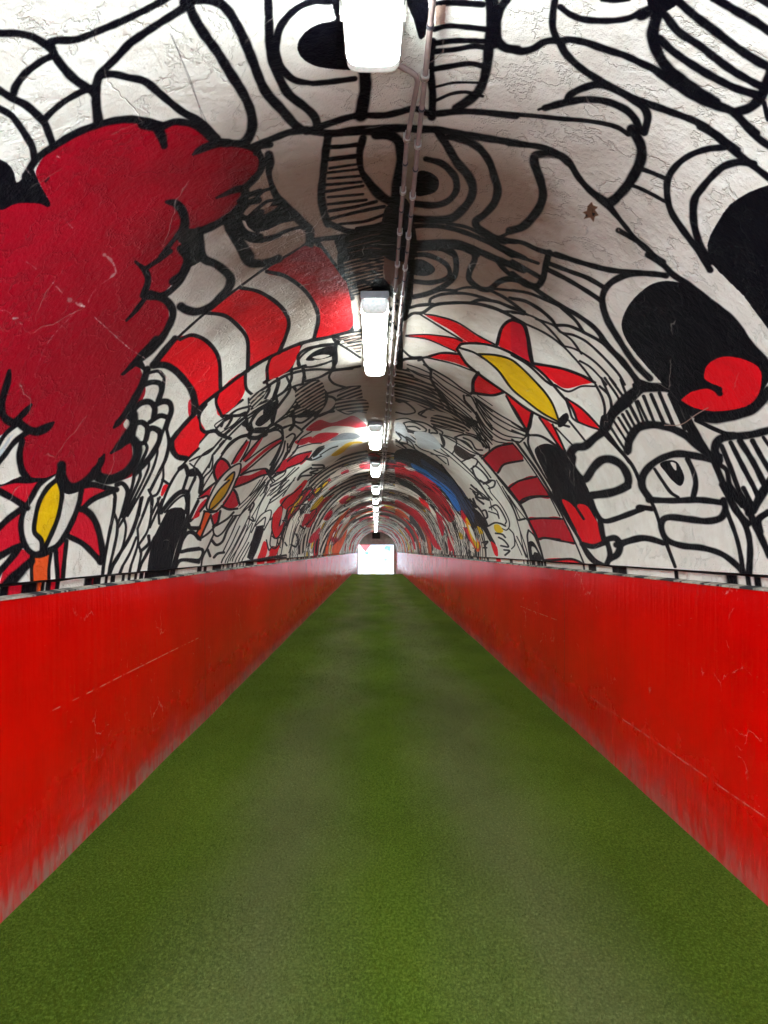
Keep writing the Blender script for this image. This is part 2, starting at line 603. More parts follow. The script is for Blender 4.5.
S 1.2 340,110 430,260 480,370 520,380
S 1.2 370,150 450,270 530,370
S 2.4 470,385 530,370
S 1.4 100,0 180,60 200,120 300,240 370,370 380,440 350,480 300,460
S 2.2 190,0 240,10 230,60 180,80
S 2 190,265 250,240 300,290 350,390 340,420
S 1.5 180,300 260,330 280,370 260,300 220,260
S 2.2 180,440 240,410 300,420 340,440
F Y 235,430 280,430 320,490 280,510 240,480
S 2.2 250,510 310,520 340,550
S 2.2 280,550 330,580 370,640 300,630
S 2.2 330,670 380,680 340,720
S 1.5 380,470 420,520 430,620 400,660
F K 30,280 80,300 150,420 210,540 250,620 200,600 140,500 80,400
F r 200,590 260,640 270,730 240,720
S 2.4 110,300 150,290 170,350 150,370
S 2.2 120,600 170,590 150,620
S 2.2 130,650 160,650
S 1.5 450,540 500,640 540,740
S 2 560,480 550,540 570,700 580,768
F K 560,600 600,590 650,660 690,768 580,768 570,680
F W 590,640 620,650 650,700 620,690 600,720
S 2 560,480 620,540 690,700
S 1.2 480,480 510,640 550,740
S 1.2 430,560 500,720
S 1.6 0,80 60,120 100,130 60,90 130,140 180,190 130,160
S 2.4 30,110 70,160 130,180 
S 2.4 20,230 60,260 30,180
S 1.6 0,180 40,230
# outlines second sock right (4.8x)
T 400 416 4.8
S 2.6 385,190 400,205 470,290 520,350 580,430 620,510 660,590 690,690
S 2.6 395,203 460,150 540,130
S 2.6 470,272 500,232 590,212
S 2.6 520,347 570,312 655,290
S 2.6 580,418 640,390 722,385
S 2.4 615,498 680,490 768,492
S 2.4 658,592 700,585 768,592
S 1.6 540,128 600,200 700,350 768,480
T 512 488 6
S 2.6 40,90 70,65 140,48 230,50
S 2.6 90,188 180,180 310,185
S 2.6 155,308 200,298 300,318 380,332
S 2.8 190,432 250,432 350,425 400,440 430,460
S 2 200,0 250,70 300,160 380,330 435,462
# ---- right star (4x)
T 352 256 4
F r 290,235 340,240 420,270 500,320 560,352 470,345 400,300
F r 215,318 300,315 400,325 460,345 425,382 380,362 300,330
F r 305,400 360,388 430,392 470,430 495,455 410,425
F r 580,350 600,285 640,255 685,275 705,340 722,422 650,385
F r 490,548 485,500 512,468 600,542 560,555
F r 615,558 662,582 720,622 715,650 702,690
T 512 256 6
F r 130,640 300,670 420,712 495,750 420,770 320,790 240,740 180,690
F R 0,380 60,410 90,480 110,580 125,640 60,600 0,570
T 512 384 6
F r 170,200 240,240 265,290 300,360 315,405 290,380 240,310
F r 330,80 400,130 525,265 450,240 372,202 345,130
T 352 256 4
F W 420,370 440,350 520,350 600,370 700,420 768,470 830,540 880,600 900,650 870,680 800,655 700,610 620,550 520,480 460,430
F Y 505,390 580,395 650,420 748,512 800,580 830,662 760,625 700,580 640,530 580,450
S 2.5 505,390 580,395 650,420 748,512 800,580 832,662
S 2.5 830,662 760,625 700,580 640,530 580,450 500,390 430,365
S 3 420,370 440,350 520,350 600,370 700,420 768,470 830,540 880,600 905,660
S 3 420,370 460,430 520,480 620,550 700,610 800,660 870,680
S 2 290,232 340,240 420,265 500,315 570,352
S 2 270,232 380,300 440,335
S 1.6 215,316 300,313 400,325 440,340
S 1.6 215,320 300,332 380,365 415,380
S 3 210,412 290,405 360,386 430,390
S 2 300,405 400,428 490,460
S 4 580,352 600,285 640,255 685,272 707,340 722,422
S 4 483,545 485,500 505,465
S 3.5 478,548 560,557 605,545
S 2.5 617,560 660,640 700,695
S 3.5 720,630 712,680 700,700
T 512 384 6
F K 285,205 330,170 345,205 310,250 280,255
S 4 120,180 105,240 90,300
S 2.5 0,130 50,210 90,290
S 2.5 165,200 240,310 310,410
S 2.5 245,240 280,310 320,400
S 2.5 325,80 350,150 372,205 450,245 525,270
S 2.5 330,80 430,150 535,262
S 2.5 260,0 340,40 420,10 500,10
S 2 265,260 375,375
S 2.5 345,215 440,335
S 3 100,305 170,310 240,350 330,420
S 2.5 100,300 100,360 140,450 180,520
S 2 0,230 90,290
S 2 0,275 80,310
S 2 0,330 40,350 90,310
S 3 505,0 545,80 560,160 545,250 530,275
S 3 530,10 580,60 600,130 570,190
T 512 256 6
S 4 125,640 105,570 95,480 70,410 0,380
S 3.5 125,640 300,670 420,712 500,755
S 3 0,590 100,650 200,740 240,768
T 476 352 8
S 1.7 0,375 150,480 290,560 400,625
S 1.7 0,390 130,505 280,590 400,640
S 1.7 0,410 100,525 250,620 395,665
S 1.7 0,440 90,565 220,660 380,690
S 1.6 0,480 80,600 200,690 340,715
S 1.6 0,520 60,630 150,710 260,730
S 1.5 0,560 50,660 120,730
S 1.5 0,600 40,680 90,760
S 1.5 0,640 60,760
# ring lines round the star
T 512 256 6
S 7 220,-20 200,60 185,130 150,180 90,170 40,140 0,110
S 5 0,35 90,85 170,130
S 4 0,0 80,20 155,45
S 6 260,-10 400,35 550,75 650,90 768,97
S 5 220,45 340,90 450,130 550,185
S 5 210,80 330,140 450,210 530,262
S 3.5 0,205 100,222 200,260 300,305 400,355 500,430 560,500 600,560 700,680 768,752
S 5 130,190 200,240 300,300 400,355 500,430 570,520 650,620 768,752
S 4 300,310 380,380 430,450
S 4 0,255 80,270 170,320 240,380 262,412
S 4 260,412 340,415 430,450
S 4 430,452 520,500 600,560
S 2.5 0,280 60,330 95,352
S 2.5 0,340 90,350 160,380 230,440 310,530
S 3 145,375 250,412 300,455 370,470 450,510 550,600 640,700 680,768
S 2.5 300,455 360,500 420,582
S 2.5 70,400 200,460 300,530 370,600 440,680 490,750
S 2.5 310,535 370,550 430,580 500,630 570,700 625,768
S 2.5 410,625 470,660 530,720 570,768
S 6 540,490 600,560 680,640 740,730 755,768
T 512 384 6
S 3 560,-40 640,80 645,150 620,170
S 3 590,-40 690,100
S 3 655,-30 700,90
S 4 735,0 745,60
S 3 540,-40 590,80 600,140
# ring lines over the star (6x 396 240)
T 396 240 6
S 7 100,30 200,20 360,20 450,50 560,100 680,150 768,185
S 4 110,45 300,45 400,55
S 5 540,0 620,40 768,110
S 5 600,120 650,180 700,220 768,260
S 5 100,90 180,90 260,120 310,160 320,210 280,240 200,255 100,245
F K 100,125 160,120 225,160 230,190 180,215 100,200
S 6 310,55 350,90 360,170 340,230 280,280 190,320 100,340
S 6 465,60 470,120 440,190 440,240 500,290 560,295 620,250 680,235 768,250
S 3 360,300 420,285 500,290 600,295 768,310
S 3.5 190,315 280,300 360,305
S 3.5 200,380 210,350 280,325 400,320 500,340 560,360
S 4 80,405 140,390 220,385
S 4 50,475 100,440 160,435 230,390 320,378 440,378 540,395 640,430 768,500
S 4 455,375 500,360 600,370 680,400 768,430
S 3.5 560,300 640,340 700,380 768,430
S 3 630,430 700,430 768,445
S 3 680,345 768,365
S 2.5 40,660 90,700 150,700
S 3 0,745 60,715 140,710
F K 60,0 110,0 100,330 70,450 40,500 40,768 0,768 10,500 50,330
# ---- lamp neighbourhood
T 300 236 6
S 5 20,60 90,20 200,10 260,0
S 4 95,30 120,90 180,150 220,210 260,320 300,440 310,560
F d 270,60 490,70 500,240 560,340 600,400 520,350 360,350 290,350 240,250 240,160
S 6 250,50 240,130 260,280 310,370
S 2 260,110 360,85 490,85
S 2 260,140 370,110 490,115
S 2 260,175 380,145 490,150
S 2 270,205 380,180 490,185
S 2 280,240 380,215 480,215
N 0.9 290,125 370,98 470,98
N 0.9 280,158 370,130 480,130
N 0.9 280,190 380,162 480,165
N 0.9 290,222 380,198 470,200
S 4 320,300 370,270 430,290 480,330
F K 450,250 540,280 590,400 520,345 440,345
F N 510,90 560,80 620,120 620,260 560,300 510,250
S 5 220,30 330,50 450,60 600,50 768,60
S 4 220,30 300,70 450,68
S 4 540,440 580,420 540,500
S 4 540,530 590,560
# ---- striped sock left
T 160 256 4
F r 425,65 500,0 572,-42 645,-30 690,30 740,90 765,200 760,290 620,330 630,240 600,150 530,90
F r 205,215 325,130 400,150 480,205 512,260 500,320 475,385 360,447 352,380 348,310 290,250
F r 0,410 60,330 130,325 190,348 235,410 245,480 242,540 150,612 130,560 110,505 60,450 0,432
F r 330,470 340,540 300,600 240,640 228,600 250,530
F r 470,400 560,355 522,450 432,495 430,440
F r 148,640 100,680 48,728 56,784 96,812 120,796 160,744 184,708 168,672
S 3 572,-42 500,0 400,60 200,212 90,310 -10,410
S 4.5 320,125 400,145 480,200 514,260 503,320 475,388
S 4.5 180,227 260,240 320,290 350,340 352,460
S 4.5 80,335 130,318 190,345 235,410 243,530
S 4.5 -10,440 60,452 110,510 132,570 132,640
S 4.5 425,60 500,80 570,130 615,190 632,250 615,330
S 3.5 630,-60 690,20 740,90
S 4 50,740 150,618 240,543 360,453 450,400 560,350 680,322 768,298
S 3.5 342,465 345,530 375,560
S 3 235,545 226,590 250,645
S 3 440,410 430,450 430,495
S 4 155,625 160,680 180,705 220,700 250,720 280,730
S 3 245,640 300,640 340,625
S 2.5 225,690 300,620 380,590 440,520
S 2.5 250,720 330,650 420,600 470,560
S 3.5 560,445 552,400 590,370 690,352
F K 590,405 640,372 700,372 700,395 660,410 620,415
F W 610,405 650,395 680,398 640,412
S 3.5 700,350 705,420 690,448
S 3 370,560 430,520 510,475 600,455 690,455 768,450
S 3 505,480 520,530 480,590 440,640
S 3 570,450 580,490
S 3 430,520 470,500 450,570
S 3 640,510 660,560 640,620 580,640 520,640
F d 545,535 640,500 660,560 640,620 560,600
F d 360,560 420,540 400,590 370,605
N 0.8 555,550 640,520
N 0.8 560,575 650,545
N 0.8 565,600 650,570
N 0.8 370,575 410,555
S 4 345,650 350,690 370,700 430,700 460,690
S 2.5 350,680 390,620 450,600
F K 380,670 400,640 450,620 440,650 400,680
S 2.5 380,690 440,680 460,630 470,580
# ---- right mouth and faces
T 640 256 6
F K 180,150 80,165 0,220 -70,300 -108,400 -85,490 0,610 140,768 200,850 300,920 420,980 560,960 680,900 740,800 780,700 700,560 560,390 420,270 290,180
F r 385,730 400,660 460,615 540,605 640,630 715,680 725,760 700,850 640,900 540,925 430,930 330,910 250,870 260,850 330,805 420,795 480,820 490,790 430,765
S 7 50,-10 140,50 200,110 290,170 420,270 560,390 660,530 740,620 800,720
T 640 384 6
S 6 320,25 400,8 450,25 480,55
T 640 128 6
P K 800,340 720,362 650,390 590,425 540,460 500,510 470,560 440,610 420,650 405,700 410,790 470,860 620,1010 720,1150 820,1290
S 7 500,115 400,125 300,160 220,220 170,300 165,400 190,500 260,610 340,720 420,850
S 5 0,235 80,265 160,300
S 4.5 -60,335 0,355 80,395 150,435
S 8 360,-10 430,30 540,120 640,200 780,310
S 8 640,0 700,60 790,125
S 8 680,215 590,205 500,230 430,290 370,360 330,420 320,500 330,600 370,720 420,800
S 6 -128,610 0,685 90,768 140,800
T 512 256 6
S 7 924,115 850,105 714,105 594,158 543,245 568,367 650,507 717,608 768,670 830,730
T 512 256 6
S 6 768,752 830,770 900,775
T 640 384 6
S 7 240,110 330,175,10 430,205,11 560,190,11 680,145,11 770,40,11
S 5 340,215 430,260 520,300
S 6 510,300 600,310,9 680,300,9 780,275,8
S 9 560,310 480,330 450,390 475,460
S 5 200,80 270,230 340,340 430,440
S 7 250,120 330,280 400,400 430,440
S 9 -200,260 -140,140 -50,50 40,22 160,22 240,50
S 9 -75,400 -60,330 -10,262 80,242 190,265 280,310 360,380 440,440
S 3.5 -10,100 50,230
S 4 25,70 90,235
S 4.5 70,60 150,245
S 4.5 120,50 205,255
S 4.5 180,60 270,270
S 3 -40,60 20,220
N 1.2 150,245 250,240 340,180 410,140
T 512 384 6
S 3 580,235 695,420
S 3 610,215 705,370
S 3 640,200 715,325
S 3.5 665,180 728,292
S 3.5 690,160 745,265
S 4 712,130 770,245
S 3 555,260 640,380 700,470
T 640 384 6
S 8 440,455 330,430 220,418 120,450 50,500 12,560 12,620 60,695
S 7 50,695 200,700 350,695 500,712
S 4 85,510 130,580 180,650 225,680
S 6 285,450 320,530 332,600 315,685
F K 118,480 180,458 225,475 262,560 240,612 190,580 150,530
F W 180,470 212,478 215,520 200,510
S 4.5 -216,290 -60,470 5,600 80,740 150,940 210,1095
S 7 440,450 500,600 560,740 650,840 
F K 440,430 490,420 490,480 440,480
S 5.5 490,370 550,520 600,650 670,750
S 5.5 545,350 620,500 700,650
S 7 600,340 680,470 745,600
S 6 675,340 730,440 780,520
S 4 740,320 780,380
S 5.5 475,480 520,520 545,640 610,730
S 7 780,570 720,660 680,760
T 640 488 6
S 7 500,72 510,130 480,180,8 400,198,8 300,188,8 180,175 135,190 125,240 160,310 250,345 380,360 500,400 600,480 625,515
S 7 490,-20 560,100 630,220 660,340 655,530
S 5 520,140 570,270 600,380 622,510
S 8 530,-20 640,120 700,240 780,410
S 5 620,0 680,115
S 4 680,0 705,60
S 8 790,-40 720,60 680,130 650,150
S 8 768,145 710,190 720,260
S 6 -10,118 0,115 70,125
S 7 -140,340 -70,318 0,300 60,305 140,330
# shout mouth
T 512 384 6
F K 138,400 170,365 230,360 300,400 345,435 370,520 430,580 460,640 480,700 490,768 520,850 560,940 550,965 450,965 400,900 330,800 250,640 190,520
S 3 30,350 160,530 310,780
S 2.5 75,350 190,540 250,640 330,800
S 9 340,430 380,380 440,370 500,320 550,285
S 9 360,440 360,500 400,555 440,570 490,500 540,455 600,452 660,490 695,560 685,610 600,650 480,668
S 7 768,40 700,110 640,160 580,210 540,285
F K 540,190 600,190 560,280 530,280
T 512 488 6
F r 300,70 340,82 380,118 400,95 450,110 490,170 530,240 550,320 500,340 430,330 380,240 330,140
S 3 382,110 430,185
S 7 470,45 600,22 700,-10
S 6 475,80 500,140 530,185 570,198 640,178 780,125
S 6 530,200 545,280 560,330
S 7 560,310 620,300 650,340 635,395 590,425
S 6 650,345 700,318 780,302
S 6 420,335 490,350 560,325
S 4 430,350 500,430 550,460
S 6 575,330 590,400 570,460
S 4 250,20 330,180 400,300 450,400 500,450 560,465
# ---- top: ceiling figures (6x)
T 0 0 6
S 8 -20,198 0,200 100,200 190,220 260,260 300,290
S 8 300,250 350,240 420,240 480,228 600,178 768,105 918,30 1020,-30
S 9 300,270 330,340 390,420 450,480 540,540 570,560
S 8 320,330 240,370 150,440 90,520 80,560
S 7 540,530 470,560 370,620 290,690 260,725
S 8 -10,540 70,590 150,630 220,690 265,740 290,800 320,880
S 7 -10,650 60,690 110,750 150,810 190,880 205,960
S 10 575,540 575,620 588,730
S 9 565,560 590,460 620,420 700,340 768,265 828,220 948,140 1098,45 1180,-20
S 8 600,450 680,445 768,465 868,490 968,572 1088,670 1200,735 1300,830
S 10 1100,-20 1128,20 1160,100 1220,200 1300,310 1380,440 1450,550 1500,660 1512,760 1480,840 1430,868 1330,862
S 10 1100,10 1200,-5 1300,10 1370,70 1440,190 1500,330 1586,540 1690,660 1760,740 1800,775
S 0.8 1028,210 1080,340 1140,500 1200,650 1240,740
T 256 0 6
S 9 70,-20 75,100 80,250 95,370 130,450 190,560 290,640 350,700 370,775
S 8 440,5 330,10 230,60 150,150 120,250 125,340 160,420 230,480,7 340,500,5
S 6 340,500 440,490 590,470
F K 475,120 370,148 290,200 250,270 270,340 340,390 430,410 580,415 570,350 560,200 530,0 460,0 470,70
S 13 650,430 655,520 640,620 628,690
S 7 300,790 420,745 560,700 640,690 768,690 860,670 950,650 1050,680 1218,665 1368,670 1560,690
T 256 128 6
S 7 -10,105 120,55 200,25 300,15 450,30 600,5 768,-5 860,-5 1000,10
S 8 300,10 450,30 600,20 760,15 900,0 968,5 1098,10 1268,40 1388,60 1560,85
T 384 0 6
F K 140,-10 260,-10 250,200 215,230 180,120
S 8 290,240 275,400 290,560 285,700
S 10 635,-10 640,120 630,250 615,400 580,520 530,580 430,650
S 7 300,20 420,10 590,20
S 6 300,170 380,150 480,155 610,168
S 6 300,255 430,238 600,240
S 6 300,305 430,290 540,270 620,280
S 6 300,410 420,388 520,375 610,395
S 3 300,520 420,492 560,490
S 4 310,600 400,560 490,548 590,572
P N 310,30 370,25 365,140 310,150
S 10 740,-20 690,60 672,150 680,230 720,275 800,290
S 9 660,-10 660,260
T 512 0 6
S 8 -30,285 0,290 60,300 130,282 190,245 250,235 300,240
S 7 258,-10 245,80 245,160 270,230
S 8 300,238 340,230 430,245 560,290 680,330 768,372 848,410 918,460,10 1068,560,11 1218,630,11 1320,670,10 1400,750,9 1460,800,9
S 8 290,250 320,310 400,390 500,460 620,530 768,600 918,655 1098,725 1200,790 1350,900
S 7 290,35 350,80 430,110 560,120 680,110 768,75 860,30 950,-10
S 8 330,600 350,560 430,520 530,500 640,540 720,590 790,640 815,700 795,790
S 8 200,640 310,610 430,590 560,600 680,650 740,710 770,780
S 5 -60,675 0,680 130,688 300,705 430,715 560,735 640,760 700,800
S 3 160,650 320,600
S 5 540,-10 620,0 700,-10
T 512 128 6
S 11 720,0 775,100 770,200 700,330 620,420 600,435
S 7 -20,85 80,95 200,115 290,160 350,210 400,290 470,370 560,440,9 620,510,6 700,610,5 768,690,5 800,720,5
S 9 340,200 290,160 200,152 140,160 135,210 170,310 185,400 160,480 100,560 50,600 -20,620
S 5 -40,675 60,690 150,730 300,775
P n 455,465 480,440 490,462 515,470 500,490 522,520 498,530 490,562 470,535 430,545 448,520 425,505 450,495
X 1.2 520,500 600,560 640,600 650,670
X 0.9 430,590 500,640 560,660 620,650
P K 480,505 500,510 490,530
P K 440,520 455,518 450,532
S 4 700,325 768,355
T 640 0 6
S 12 100,90 75,200 90,280 150,390 250,480 350,550 450,610
P K 40,-10 250,-10 210,40 150,75 90,130 60,100
S 12 90,50 0,90
S 10 220,0 320,90 450,190 580,290 700,370 770,405
S 9 150,90 230,190 350,270 450,350 560,430 700,510 750,530
S 9 115,230 200,310 330,400 450,470 570,530 690,570
S 10 440,-10 560,60 680,130 790,205
S 8 690,-20 790,45
S 11 790,400 750,520 710,600 650,650 580,670
S 5 740,620 765,720
# ---- middle ceiling figures
T 256 128 6
S 9 75,160,8 80,210,10 75,270,6 95,350,6 130,420,8 220,510,9 290,580,10 320,620,10 320,700,8
S 4 0,415 40,378 90,360
S 4 -10,495 60,440 110,430
F K -10,500 60,500 110,440 190,500 240,545 150,570 60,610 -10,610
F N 35,495 80,470 130,465 100,490 50,515
S 4 -10,665 100,645 190,610 270,590
S 4 350,680 450,655 580,640 680,600
S 8 430,50 415,150 400,280 390,400 405,500 430,575
S 6 420,560 480,590 560,620 650,612 768,575
S 5 450,112 520,108 600,98
S 5 440,185 520,175 610,165
S 3 440,238 600,215
S 3 430,265 610,245
S 3 430,300 620,285
S 3.5 420,338 630,320
S 3.5 420,378 640,345
S 3 430,412 640,395
S 3.5 430,455 660,430
S 4 440,495 600,470 720,440
S 4 450,540 620,500 768,470
S 3.5 500,575 650,560 768,520
S 3 600,600 700,585 768,570
S 9 640,60,8 620,150,7 630,250,6 680,330,9 740,400,10 800,440,8
F D 480,680 560,640 768,600 768,768 520,768
S 3 480,690 600,690 768,640
S 3 500,720 620,730 768,700
N 0.9 560,680 660,650 768,630
N 0.9 540,720 660,690 768,670
N 0.9 560,750 680,720 768,730
T 384 128 6
S 10 -50,40 40,45 90,90 100,200 80,300 70,420 70,520
F K 200,270 270,265 325,310 320,370 270,400 190,400
S 7 250,185,6 340,210 400,260 430,310 430,380 380,440 300,465 180,455
S 9 330,30 380,110 440,210 500,280 530,350 520,420 470,490 400,545 300,555 170,545
S 8 390,50 490,75 570,120 630,200 660,290 680,370 660,450 600,520 550,560 560,600 650,660 720,680
S 5 160,590 300,590 420,610 560,660 680,720 768,768
S 4 380,575 500,600 600,650 660,670 790,610
S 5 160,690 300,690 450,720 560,768
S 4 200,730 330,730 420,768
S 4 620,680 790,690
F D 0,500 110,420 160,480 190,768 0,768
S 3 -20,640 60,640
T 256 128 6
F R 200,790 280,710 330,715 380,760 420,800
# ---- head with flame eye, left
T 0 488 6
F R 0,260 60,200 150,130 130,250 130,330 60,370 0,390
F R 120,370 180,410 100,490 0,570 0,540 40,470
F R 470,140 530,170 590,260 612,425 540,360 410,290 430,220
F R 330,380 390,310 375,535 345,535
F O 195,420 300,395 290,480 290,545 185,545 190,480
S 7 -10,245 60,180 150,115
S 7 -10,415 70,370 130,345
S 7 110,365 60,430 -10,510
S 9 185,440 100,515 -10,585
S 7 490,120 550,170 590,260 615,400 600,445
S 6 405,290 500,340 605,445
S 5 395,320 385,420 372,545
S 5 330,380 335,450 345,545
S 4 195,410 185,480 188,545
S 4 302,395 290,480 290,545
T 0 384 6
F R 0,625 60,600 240,580 190,680 150,725 70,690 0,650
F R 485,630 560,610 655,630 560,680 480,735 468,690
F W 335,530 240,600 180,700 140,790 125,870 140,960 180,1010 240,1025 310,995 370,935 430,825 470,720 480,620
F Y 340,570 365,640 368,690 345,800 310,890 270,970 250,1005 245,930 210,880 215,800 240,715 290,620
S 6 335,530 240,600 180,700 145,760 125,850 140,950 180,1010 240,1028 310,995 370,935 430,825 470,720 485,640
S 5 345,560 368,640 368,690 345,800 310,890 265,985
S 5 335,580 285,625 235,710 208,820 205,890 245,940 247,1010
S 7 -10,640 80,690 165,745
S 7 -10,605 80,580 200,575 300,545 360,480 435,410
S 6 500,612 560,605 650,628 700,635
S 6 485,755 560,690 690,635
S 6 190,1035 240,1015 320,985
# red cloud (real pixels)
T 0 0 1
F C -330,215 -150,208 0,203 30,200 47,200 42,188 36,172 46,154 60,143 88,126 120,120 150,121 163,127 185,122 205,128 218,143 242,145 256,152 262,164 256,180 243,188 240,202 220,218 200,229 187,235 188,250 184,268 176,280 165,292 168,305 168,325 158,342 140,362 143,375 146,392 138,408 124,424 131,434 132,444 133,458 134,474 120,480 97,478 90,482 78,486 66,484 58,474 45,478 28,476 22,462 22,440 30,428 18,424 6,432 0,436 -120,445 -330,450
F c 24,424 30,430 24,436 22,450 12,462 0,472 -20,480 -20,440 0,436 10,428
T 0 384 6
F W 110,270 165,290 130,345 120,430 135,540 80,575 0,600 -10,480 30,400
F W 100,240 130,265 60,320 0,400 -10,340
S 5 110,240 40,295 -10,370
S 6 165,290 90,350 30,430 -10,480
S 8 50,-80,4 40,-10 20,60 8,140 25,200 70,232 110,225
S 7 100,220 150,170 188,125,3
S 9 110,230 160,270 220,288 280,265 322,235,3
S 7 135,345 120,430 135,520 170,570
S 9 370,490 375,560 410,610 460,615 530,570 580,520
F K 340,530 370,500 380,580 470,612 545,590 470,645 400,660 365,620
S 7 625,425,3 605,470 575,520
S 9 570,520 600,558 660,575 730,550 800,500
S 7 665,415,3 760,330 800,300
S 6 685,262,3 730,210 790,140
T 0 128 6
S 8 150,290 205,200 260,150 330,105 420,50 520,5 650,-35 768,-50 868,-40 960,-18
F K -10,200 40,210 80,260 100,325 150,280 190,235 240,340 300,450 285,472 230,450 100,450 -10,475
S 2 270,320 290,300
T 128 128 6
S 10 90,-20 165,0 200,50 217,110,8
S 8 200,-5 290,-35 400,-15 450,20 520,75 600,95
S 8 390,162,3 440,130 520,100 600,90
S 7 560,92 680,100 760,130 800,185 795,250 750,310 700,355 640,372 530,420,3
S 7 768,150 790,110 850,100
S 8 700,365 695,430 640,500 540,570 430,620 330,645
S 9 230,445,4 285,455 325,500 340,560 330,610 300,650
S 5 290,650 250,700 195,768
F D 290,640 440,625 430,700 440,790 350,830 345,740
S 12 600,560 640,640 720,768 
S 6 665,440 700,410 790,380
S 6 800,500 720,540 660,530 640,590 700,650 800,670
# inner eye beside the cloud
S 7 780,430 720,450 670,510 670,580 710,630 790,650
F K 790,480 720,520 705,560 730,600 790,620
# limb outline, below the cloud
T 180 236 8
S 9 150,-40 160,100 190,180 280,220 360,280 400,340 380,420 310,500 230,570 130,605 50,590 0,560
S 9 390,-60 440,20 480,80 520,170 570,210,10 640,215 700,205 790,175
S 5 490,-10 580,30 700,20 790,-10
P D 0,-60 150,-60 150,150 110,210 60,280 20,330 0,330 40,200 40,100
S 8 40,80 50,200 10,300 -60,360
T 0 256 4
S 7 720,-30 750,20 730,80 690,130 640,160 580,160
S 7 540,22,3 580,60 590,100 570,160
S 5 585,160 540,220 505,258,3
S 5 580,50 640,10 680,-20
S 8 600,150 660,175 690,220 680,270 640,340 580,400 490,475,3
T 100 340 8
S 8 450,0 330,130 190,278,3
F K 260,190 340,170 380,270 340,240
S 8 380,240 350,340 290,460 220,580 115,702,3
S 6 210,600 268,650 245,740 215,790
S 7 600,-10 500,110 430,205
S 7 430,205 520,205 590,240 680,330 740,420 768,540
S 4 400,265 470,255 515,300
S 6 350,362 420,342 480,352 497,400 470,490
S 4 515,320 505,400 475,490
S 6 265,570 330,510 400,500 440,550 430,630
S 6 435,525 510,495 560,510 572,570 545,650 530,700
S 5 270,670 340,660 380,700 370,800
S 5 400,660 480,610 540,620
S 5 385,720 430,710 480,740
S 5 768,580 700,660 610,755
# scales below the cloud
T 100 420 8
S 10 270,-40 265,60 190,170 95,262,3
S 7 115,62,3 150,20
S 10 200,165 260,155 300,220 290,310 240,390 160,450 60,478 -20,460
S 5 0,320 25,295,3
S 5 280,30 340,25 385,70 375,140 350,185 300,188
S 6 385,78 430,68 480,100 470,180 400,300 280,432
S 4 360,180 378,230 330,340 280,430
S 4 540,10 490,130
S 4 535,80 552,180 530,300 480,410 400,570
S 3 455,210 460,270 420,400 340,560 220,768
S 3 390,320 390,380 330,520 200,768
S 4 320,400 320,460 250,620 180,768
S 4 260,370 275,425 255,540 210,650
S 5 130,520 180,510 220,570 205,660 175,768
S 4 100,560 120,620 108,740
S 3 505,370 505,470 460,590 400,620
S 3 500,480 545,510
F r 510,525 548,525 500,612 488,600
F r 730,0 790,0 790,220 700,300 630,290 582,220 600,150 650,90
S 6 570,170 580,240 620,295 690,310
S 5 720,-10 640,80 570,170
S 3 790,230 700,320 620,420 560,520 510,640 480,740
S 5 640,390 680,370 705,420
F K 690,415 768,380 800,420 768,450 700,450
S 3.5 700,450 660,570
S 3.5 760,460 700,590
S 5 490,740 570,640 640,580 695,585 700,660 690,740
S 2.5 520,740 600,650 670,605 690,660
S 3 390,560 420,640 410,740
S 3 340,620 310,768
S 3 400,620 340,768
S 3 480,620 410,768
T 100 500 8
P K 540,85 570,68 600,60 650,60 680,85 680,150 640,280 600,400 565,548 380,548 400,420 440,280 480,200
S 4 115,-10 105,110 60,330 15,600
S 3.5 110,105 135,180 130,290 65,580
S 3 205,-10 190,60 140,190
S 3 280,-10 200,130 145,220
S 3 190,150 206,220 190,330 150,450 60,590
S 4.5 330,-10 300,130 240,290 130,470 60,590
S 3 390,-10 350,110 300,230
S 3 300,230 300,360 230,570
S 3 290,300 230,440 140,590
S 3 410,-10 410,120 380,250 310,360
S 3 310,370 328,430 300,570
S 4 390,290 390,350 325,412
S 4 440,300 370,440 300,560
S 3 465,-10 470,110 475,190
S 3 500,0 400,220
S 4 700,-10 700,110 640,320 575,550
S 4 780,10 700,180 650,340 590,550
S 4.5 700,190 720,225 790,225
S 4.5 640,350 690,270 740,260 790,310
S 4.5 640,350 640,412 700,402 790,390
S 4 590,540 630,490 680,480 790,490
F r 735,150 790,90 790,130
# ---- scratches and wear
T 0 256 6
X 1.1 60,-20 180,50 300,150 380,230
X 4 400,250 450,280 500,300
X 1.2 500,300 600,400 690,480 768,550 900,640 1020,750
X 0.8 520,280 560,210 640,140 700,100
X 3 640,140 690,90 660,20 620,-10
X 0.7 450,330 380,400 310,480 260,560 200,720
X 1.2 -10,320 30,325 70,355
X 3 70,370 100,370
X 0.9 110,390 150,450 200,475
X 0.8 420,730 490,730
T 0 128 6
X 1.6 -10,110 100,190 180,280 270,420
X 1.4 330,470 380,540 430,595
X 2 340,170 370,190
X 1 440,290 500,370 530,390
X 1 560,710 600,750
T 512 0 6
X 1.2 270,230 230,370 180,500 130,650
T 256 0 6
X 0.8 0,640 60,668
T 128 0 6
S 0.8 250,200 300,310 380,500 450,730
T 640 128 6
X 0.7 320,0 240,120 190,200
T 160 256 4
X 0.7 0,490 100,570 200,650 290,700
X 1.5 560,120 640,100 700,92
'''

